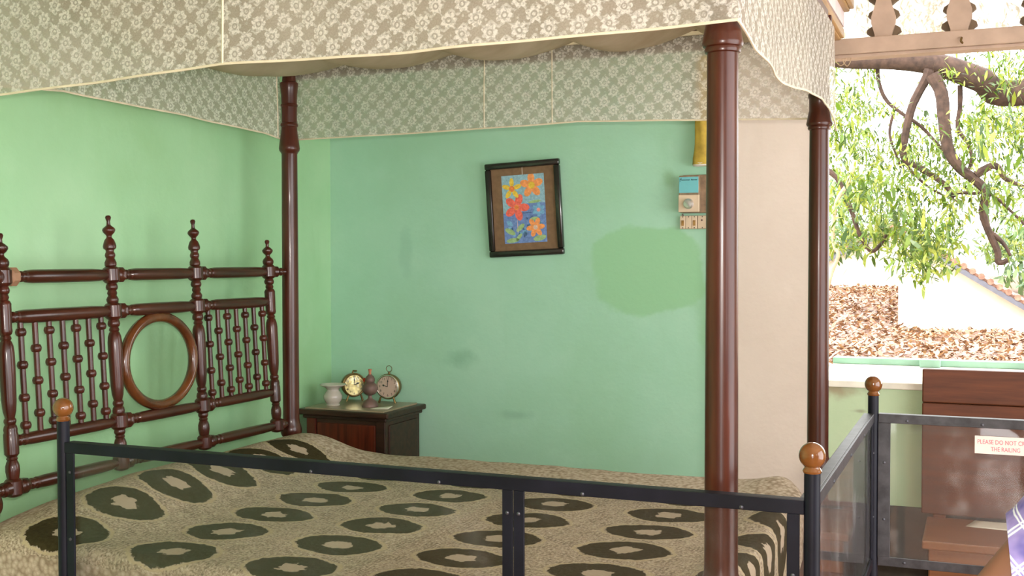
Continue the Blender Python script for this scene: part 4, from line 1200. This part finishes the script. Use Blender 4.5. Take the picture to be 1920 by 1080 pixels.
# ------------------------------------------------------------------ outdoors
# leaf-strewn bank beyond the window, rising to the left
def bank_z(x, y):
    z = 0.10 + 0.034*(y-12)
    if y > 15.5:
        t = max(0, min(1, (1.60-x)/0.4))
        z += t*0.040*(y-15.5)
    return z + 0.035*noise.noise((x*.8, y*.5, 1.0))
def bank_pt(a, b_):
    x, y = -14+30*a, 2.2+34*b_
    return (x, y, bank_z(x, y))
bank = struct(link_mesh('ground_bank', grid(110, 130, bank_pt), M['earth']))
def leaf_faces(bm, p, d, n, ln, wd, tone, layer, droop=0.25):
    """one lance-shaped leaf of six points folded along the midrib"""
    d = d.normalized()
    s = d.cross(n).normalized()
    n = s.cross(d)
    a = bm.verts.new(p)
    m1 = p + d*ln*.4 - Vector((0, 0, droop*ln*.15))
    m2 = p + d*ln*.75 - Vector((0, 0, droop*ln*.45))
    tip = bm.verts.new(p + d*ln - Vector((0, 0, droop*ln)))
    b1 = bm.verts.new(m1 + s*wd*.5); b2 = bm.verts.new(m1 - s*wd*.5)
    c1 = bm.verts.new(m2 + s*wd*.38); c2 = bm.verts.new(m2 - s*wd*.38)
    fs = [bm.faces.new((a, b1, b2)), bm.faces.new((b1, c1, c2, b2)), bm.faces.new((c1, tip, c2))]
    for v in (a, b1, b2, c1, c2, tip):
        v[layer] = tone
R = random.Random(11)
lb_ = bmesh.new()
lay = lb_.verts.layers.float.new('tone')
for _ in range(17000):
    y = 10 + 14*R.random()**0.9
    x = R.uniform(-0.9-(y-10)*.06, 3.4+(y-10)*.12)
    if y > 16.7 and x > 1.55:
        continue
    z = bank_z(x, y)
    a = R.uniform(0, 2*PI)
    d = Vector((math.cos(a), math.sin(a), R.uniform(-.1, .7)))
    ln = R.uniform(.07, .15)
    leaf_faces(lb_, Vector((x, y, z+R.uniform(.005, .05))), d, Vector((R.uniform(-.6, .6), R.uniform(-.6, .6), 1)), ln, ln*R.uniform(.35, .5), R.random(), lay, R.uniform(-.2, .3))
o = link_mesh('leaf_litter', lb_, M['litter'], smooth=False)
o['kind'] = 'stuff'
tag(o, 'dry brown fallen leaves covering the bank outside the window', 'fallen leaves')

# thin strings hanging under the window beam
for k, pts in enumerate(([(1566, 104), (1568, 116), (1576, 123), (1584, 117), (1588, 104)], [(1578, 104), (1580, 114), (1588, 124), (1594, 116), (1596, 103)])):
    o = link_mesh('hanging_string', tube(spline([pix(px, py, YW-0.005) for px, py in pts], 5), 0.0016, 5), M['bark_pale'])
    tag(o, ('loop of thin pale string under the window beam, nearest the bed post', 'loop of thin pale string under the window beam, farther from the post')[k], 'string')

# neighbouring house
hs = thing('neighbour_house', 'low whitewashed gable house with tiled roof beyond the leafy bank', 'house', (1.9, 19, -0.6))
HY = 16.8
def hp(px, py, Y=HY):
    q = pix(px, py, Y)
    return (q.x-hs.location.x, q.z-hs.location.z)
g1 = [hp(1684, 560), hp(1690, 700), hp(2150, 715), hp(2150, 690), hp(1676, 430)]
apex = pix(1676, 428, HY)
er = pix(1990, 612, HY)
el_ = pix(1420, 545, HY+3)
# near right gable wall
wall_r = [(1.50-1.9, -0.6), (er.x-1.9, -0.6), (er.x-1.9, er.z+.6), (apex.x-1.9, apex.z+.6), (1.50-1.9, apex.z+.6-.02)]
xl = pix(1684, 600, HY).x
wall_r = [(xl-1.9, -0.9), (er.x-1.9+.4, -0.9), (er.x-1.9+.4, er.z+.6-.2), (apex.x-1.9+.25, apex.z+.6-.10), (xl-1.9, apex.z+.6-.12)]
link_mesh('gable_wall', prism(wall_r, HY-19, HY-19+.35), M['house_wall'], hs, False)
HY2 = HY+7
a2 = pix(1672, 428, HY2); e2 = pix(1440, 534, HY2)
wall_l = [(e2.x-1.9, -0.6), (pix(1720, 500, HY2).x-1.9, -0.6), (pix(1720, 500, HY2).x-1.9, a2.z+.6-.1), (a2.x-1.9, a2.z+.6-.05), (e2.x-1.9, e2.z+.6)]
link_mesh('side_wall', prism(wall_l, HY2-19, HY2-19+.3), M['house_wall'], hs, False)
def slope_roof(p, q, Y0, depth, name, tile=True, th=.05):
    """roof slope edge from p to q (x,z), running back along y"""
    p = Vector((p.x-1.9, Y0-.25-19, p.z+.6)); q = Vector((q.x-1.9, Y0-.25-19, q.z+.6))
    d = q-p
    nrm = Vector((-d.z, 0, d.x)).normalized()
    if nrm.z < 0:
        nrm = -nrm
    bm = bmesh.new()
    a = [p, q, q+nrm*th, p+nrm*th]
    f = [bm.verts.new(v) for v in a]; b_ = [bm.verts.new(v+Vector((0, depth, 0))) for v in a]
    bm.faces.new(f); bm.faces.new(b_[::-1])
    for i in range(4):
        bm.faces.new((f[i], f[(i+1) % 4], b_[(i+1) % 4], b_[i]))
    o = link_mesh(name, bm, M['barge'] if not tile else M['roof_tile'], hs, False)
    if tile:
        n = max(6, int(d.length/.16))
        for k in range(n):
            c0 = p + d*(k/n) + nrm*(th+.0)
            dn = d.normalized()
            tb_ = tube([c0+Vector((0, -.06, .0)), c0+Vector((0, .5, .0))], .055, 8)
            link_mesh('roof_tile', tb_, M['roof_tile'], o, False)
    return o
slope_roof(apex, er, HY, 4.0, 'roof_slope')
slope_roof(a2, e2, HY2, 4.0, 'roof_slope')
slope_roof(apex-Vector((0, .05, .09)), er-Vector((0, .05, .09)), HY-.05, .06, 'bargeboard', False, .08)
slope_roof(a2-Vector((0, .05, .12)), e2-Vector((0, .05, .12)), HY2-.05, .06, 'bargeboard', False, .12)
link_mesh('wall_plate', tube([(pix(px, py, HY-.3).x-1.9, HY-.3-19, pix(px, py, HY-.3).z+.6) for px, py in ((1684, 617), (1740, 620), (1780, 628), (1850, 631), (1960, 633))], .022, 6), M['fret_dark'], hs)

# mango tree: limb across the top, hanging branches, leaves
tree = thing('mango_tree', 'leafy mango tree with crooked drooping branches close outside the window', 'tree', (6.5, 7.5, -0.6))
def br_(pts, Y, w0, w1, name='branch', mat=None, dy=0.0, n=6):
    P_ = []
    for i, (px, py) in enumerate(pts):
        P_.append(pix(px, py, Y+dy*i/(len(pts)-1)))
    P_ = spline(P_, n)
    s = (Y-CAM.y)/F_PX/0.93
    rs = [(w0+(w1-w0)*i/(len(P_)-1))*s/2*(1+.12*noise.noise((i*.7, w0, Y))) for i in range(len(P_))]
    link_mesh(name, tube([L(p, tree) for p in P_], rs, 8), mat or M['bark'], tree)
    return P_
trunk = spline([(6.5, 7.5, -0.65), (6.4, 7.4, 1.0), (6.0, 7.2, 2.4), (5.2, 7.0, 3.1), (4.0, 6.8, 3.15)], 6)
q = pix(1920, 190, 6.6)
trunk[-1] = Vector((4.0, 6.6, 3.0))
link_mesh('trunk', tube([L(p, tree) for p in trunk], [.34-.20*i/(len(trunk)-1) for i in range(len(trunk))], 12), M['bark'], tree)
limb = spline([Vector((4.0, 6.6, 3.0)), pix(1900, 175, 6.5), pix(1840, 150, 6.3), pix(1760, 122, 6.2), pix(1680, 112, 6.1), pix(1590, 112, 6.1), pix(1500, 100, 6.0)], 6)
link_mesh('limb', tube([L(p, tree) for p in limb], [.12-.055*i/(len(limb)-1) for i in range(len(limb))], 10), M['bark'], tree)
tw = []
tw.append(br_([(1742, 130), (1735, 150), (1712, 195), (1700, 240), (1693, 285), (1702, 302), (1730, 318), (1770, 345), (1790, 370)], 6.1, 16, 8))
tw.append(br_([(1748, 140), (1765, 175), (1770, 225), (1778, 280), (1800, 315), (1825, 335), (1848, 360), (1843, 395), (1850, 425), (1870, 470), (1872, 492), (1890, 488)], 6.0, 22, 8))
tw.append(br_([(1830, 328), (1865, 310), (1885, 335), (1920, 350)], 6.0, 14, 5))
tw.append(br_([(1850, 430), (1880, 455), (1895, 480)], 6.0, 9, 4))
tw.append(br_([(1800, 160), (1800, 200), (1796, 240), (1815, 270), (1822, 300), (1810, 330)], 6.3, 8, 5))
tw.append(br_([(1645, 118), (1648, 155), (1662, 188), (1690, 212), (1730, 240), (1770, 285)], 6.2, 7, 5))
tw.append(br_([(1677, 205), (1668, 250), (1680, 290), (1690, 315)], 6.2, 5, 3))
tw.append(br_([(1500, 300), (1556, 322), (1578, 350), (1598, 400), (1612, 440), (1632, 470), (1648, 462), (1662, 440)], 5.6, 10, 5))
tw.append(br_([(1770, 345), (1785, 360), (1820, 362), (1860, 366), (1900, 400), (1930, 430)], 6.0, 6, 4))
tw.append(br_([(1690, 300), (1740, 350), (1800, 380)], 6.4, 5, 3))
br_([(1603, 300), (1592, 340), (1570, 375), (1562, 420), (1564, 460), (1572, 478), (1560, 510), (1552, 540)], 5.2, 7, 6, 'hanging_vine', M['bark_pale'])
R = random.Random(5)
def sprig(bm, lay, c, nl, ln0, spread=.12):
    ax = Vector((R.uniform(-1, 1), R.uniform(-1, 1), R.uniform(-.9, .5))).normalized()
    for k in range(nl):
        a = R.uniform(0, 2*PI)
        x, y, _ = frame_of(ax)
        d = (ax*R.uniform(.1, .9) + (x*math.cos(a)+y*math.sin(a))*R.uniform(.4, .9))
        p = c + ax*R.uniform(-spread, spread) + Vector((R.gauss(0, .03), R.gauss(0, .03), R.gauss(0, .03)))
        ln = ln0*R.uniform(.7, 1.25)
        leaf_faces(bm, p, d, Vector((R.uniform(-.5, .5), R.uniform(-.8, .2), 1)), ln, ln*R.uniform(.22, .3), R.random()*.98, lay, R.uniform(-.1, .45))
# density of foliage as the crown hangs: regions (pixel box, number of sprigs, depth range)
REG = [((1555, 330, 1660, 470), 60, (5.0, 7.5)), ((1640, 330, 1800, 470), 90, (5.2, 8.0)), ((1690, 430, 1790, 505), 34, (5.0, 6.2)), ((1555, 180, 1660, 340), 84, (5.6, 9)),
       ((1800, 200, 1960, 400), 105, (5.2, 8.5)), ((1830, 110, 1960, 240), 44, (5.6, 8.5)), ((1690, 230, 1800, 345), 44, (5.6, 8)), ((1655, 200, 1730, 330), 14, (5.8, 8)),
       ((1540, 120, 1640, 200), 24, (6, 8)), ((1840, 380, 1960, 500), 26, (6, 9)), ((1570, -40, 1960, 90), 60, (6, 11)), ((1730, 100, 1960, 150), 22, (5.8, 7)), ((1960, 0, 2150, 500), 60, (5.5, 9)), ((1380, 100, 1545, 480), 50, (5.5, 9))]
fb_ = bmesh.new()
lay = fb_.verts.layers.float.new('tone')
single = []
for (x0_, y0_, x1_, y1_), n, (ya, yb) in REG:
    for _ in range(n):
        px, py, Y = R.uniform(x0_, x1_), R.uniform(y0_, y1_), R.uniform(ya, yb)
        c_ = pix(px, py, Y) - tree.location
        sprig(fb_, lay, c_, R.randint(17, 27), .072, .17)
        if Y < 6.4 and 1555 < px < 1915 and 120 < py < 500:
            single.append(c_)
fo = link_mesh('foliage', fb_, M['leaf'], tree, smooth=False)
fo['kind'] = 'stuff'
# single leaves of the nearest sprigs
lm = bmesh.new(); lay = lm.verts.layers.float.new('tone')
leaf_faces(lm, Vector((0, 0, 0)), Vector((1, 0, -.1)), Vector((0, 0, 1)), .16, .042, .35, lay, .3)
lo_ = link_mesh('leaf', lm, M['leaf'], tree, smooth=False)
n_l = 0
for c_ in single:
    for _ in range(2):
        if n_l >= 280:
            break
        o = lo_ if n_l == 0 else lo_.copy()
        if n_l:
            COL.objects.link(o); o.parent = tree
        o.location = c_ + Vector((R.gauss(0, .08), R.gauss(0, .08)-.06, R.gauss(0, .08)))
        o.rotation_euler = (R.uniform(-.8, .8), R.uniform(.3, 1.4), R.uniform(0, 2*PI))
        s_ = R.uniform(.6, .95); o.scale = (s_, s_, s_)
        n_l += 1

# paler trees farther off
def far_tree(x, y, h, cr, label, n):
    t_ = thing('distant_tree', label, 'tree', (x, y, -0.8))
    link_mesh('trunk', tube([(0, 0, 0), (.1, 0, h*.3), (-.1, .1, h*.6), (.1, 0, h*.85)], [.22, .18, .12, .06], 8), M['bark'], t_)
    b_ = bmesh.new(); ly = b_.verts.layers.float.new('tone')
    for _ in range(n):
        v = Vector((R.gauss(0, 1), R.gauss(0, 1), R.gauss(0, 1))).normalized()*R.random()**.4
        c_ = Vector((v.x*cr, v.y*cr, h*.62+v.z*h*.40))
        sprig(b_, ly, c_, 7, .42, .3)
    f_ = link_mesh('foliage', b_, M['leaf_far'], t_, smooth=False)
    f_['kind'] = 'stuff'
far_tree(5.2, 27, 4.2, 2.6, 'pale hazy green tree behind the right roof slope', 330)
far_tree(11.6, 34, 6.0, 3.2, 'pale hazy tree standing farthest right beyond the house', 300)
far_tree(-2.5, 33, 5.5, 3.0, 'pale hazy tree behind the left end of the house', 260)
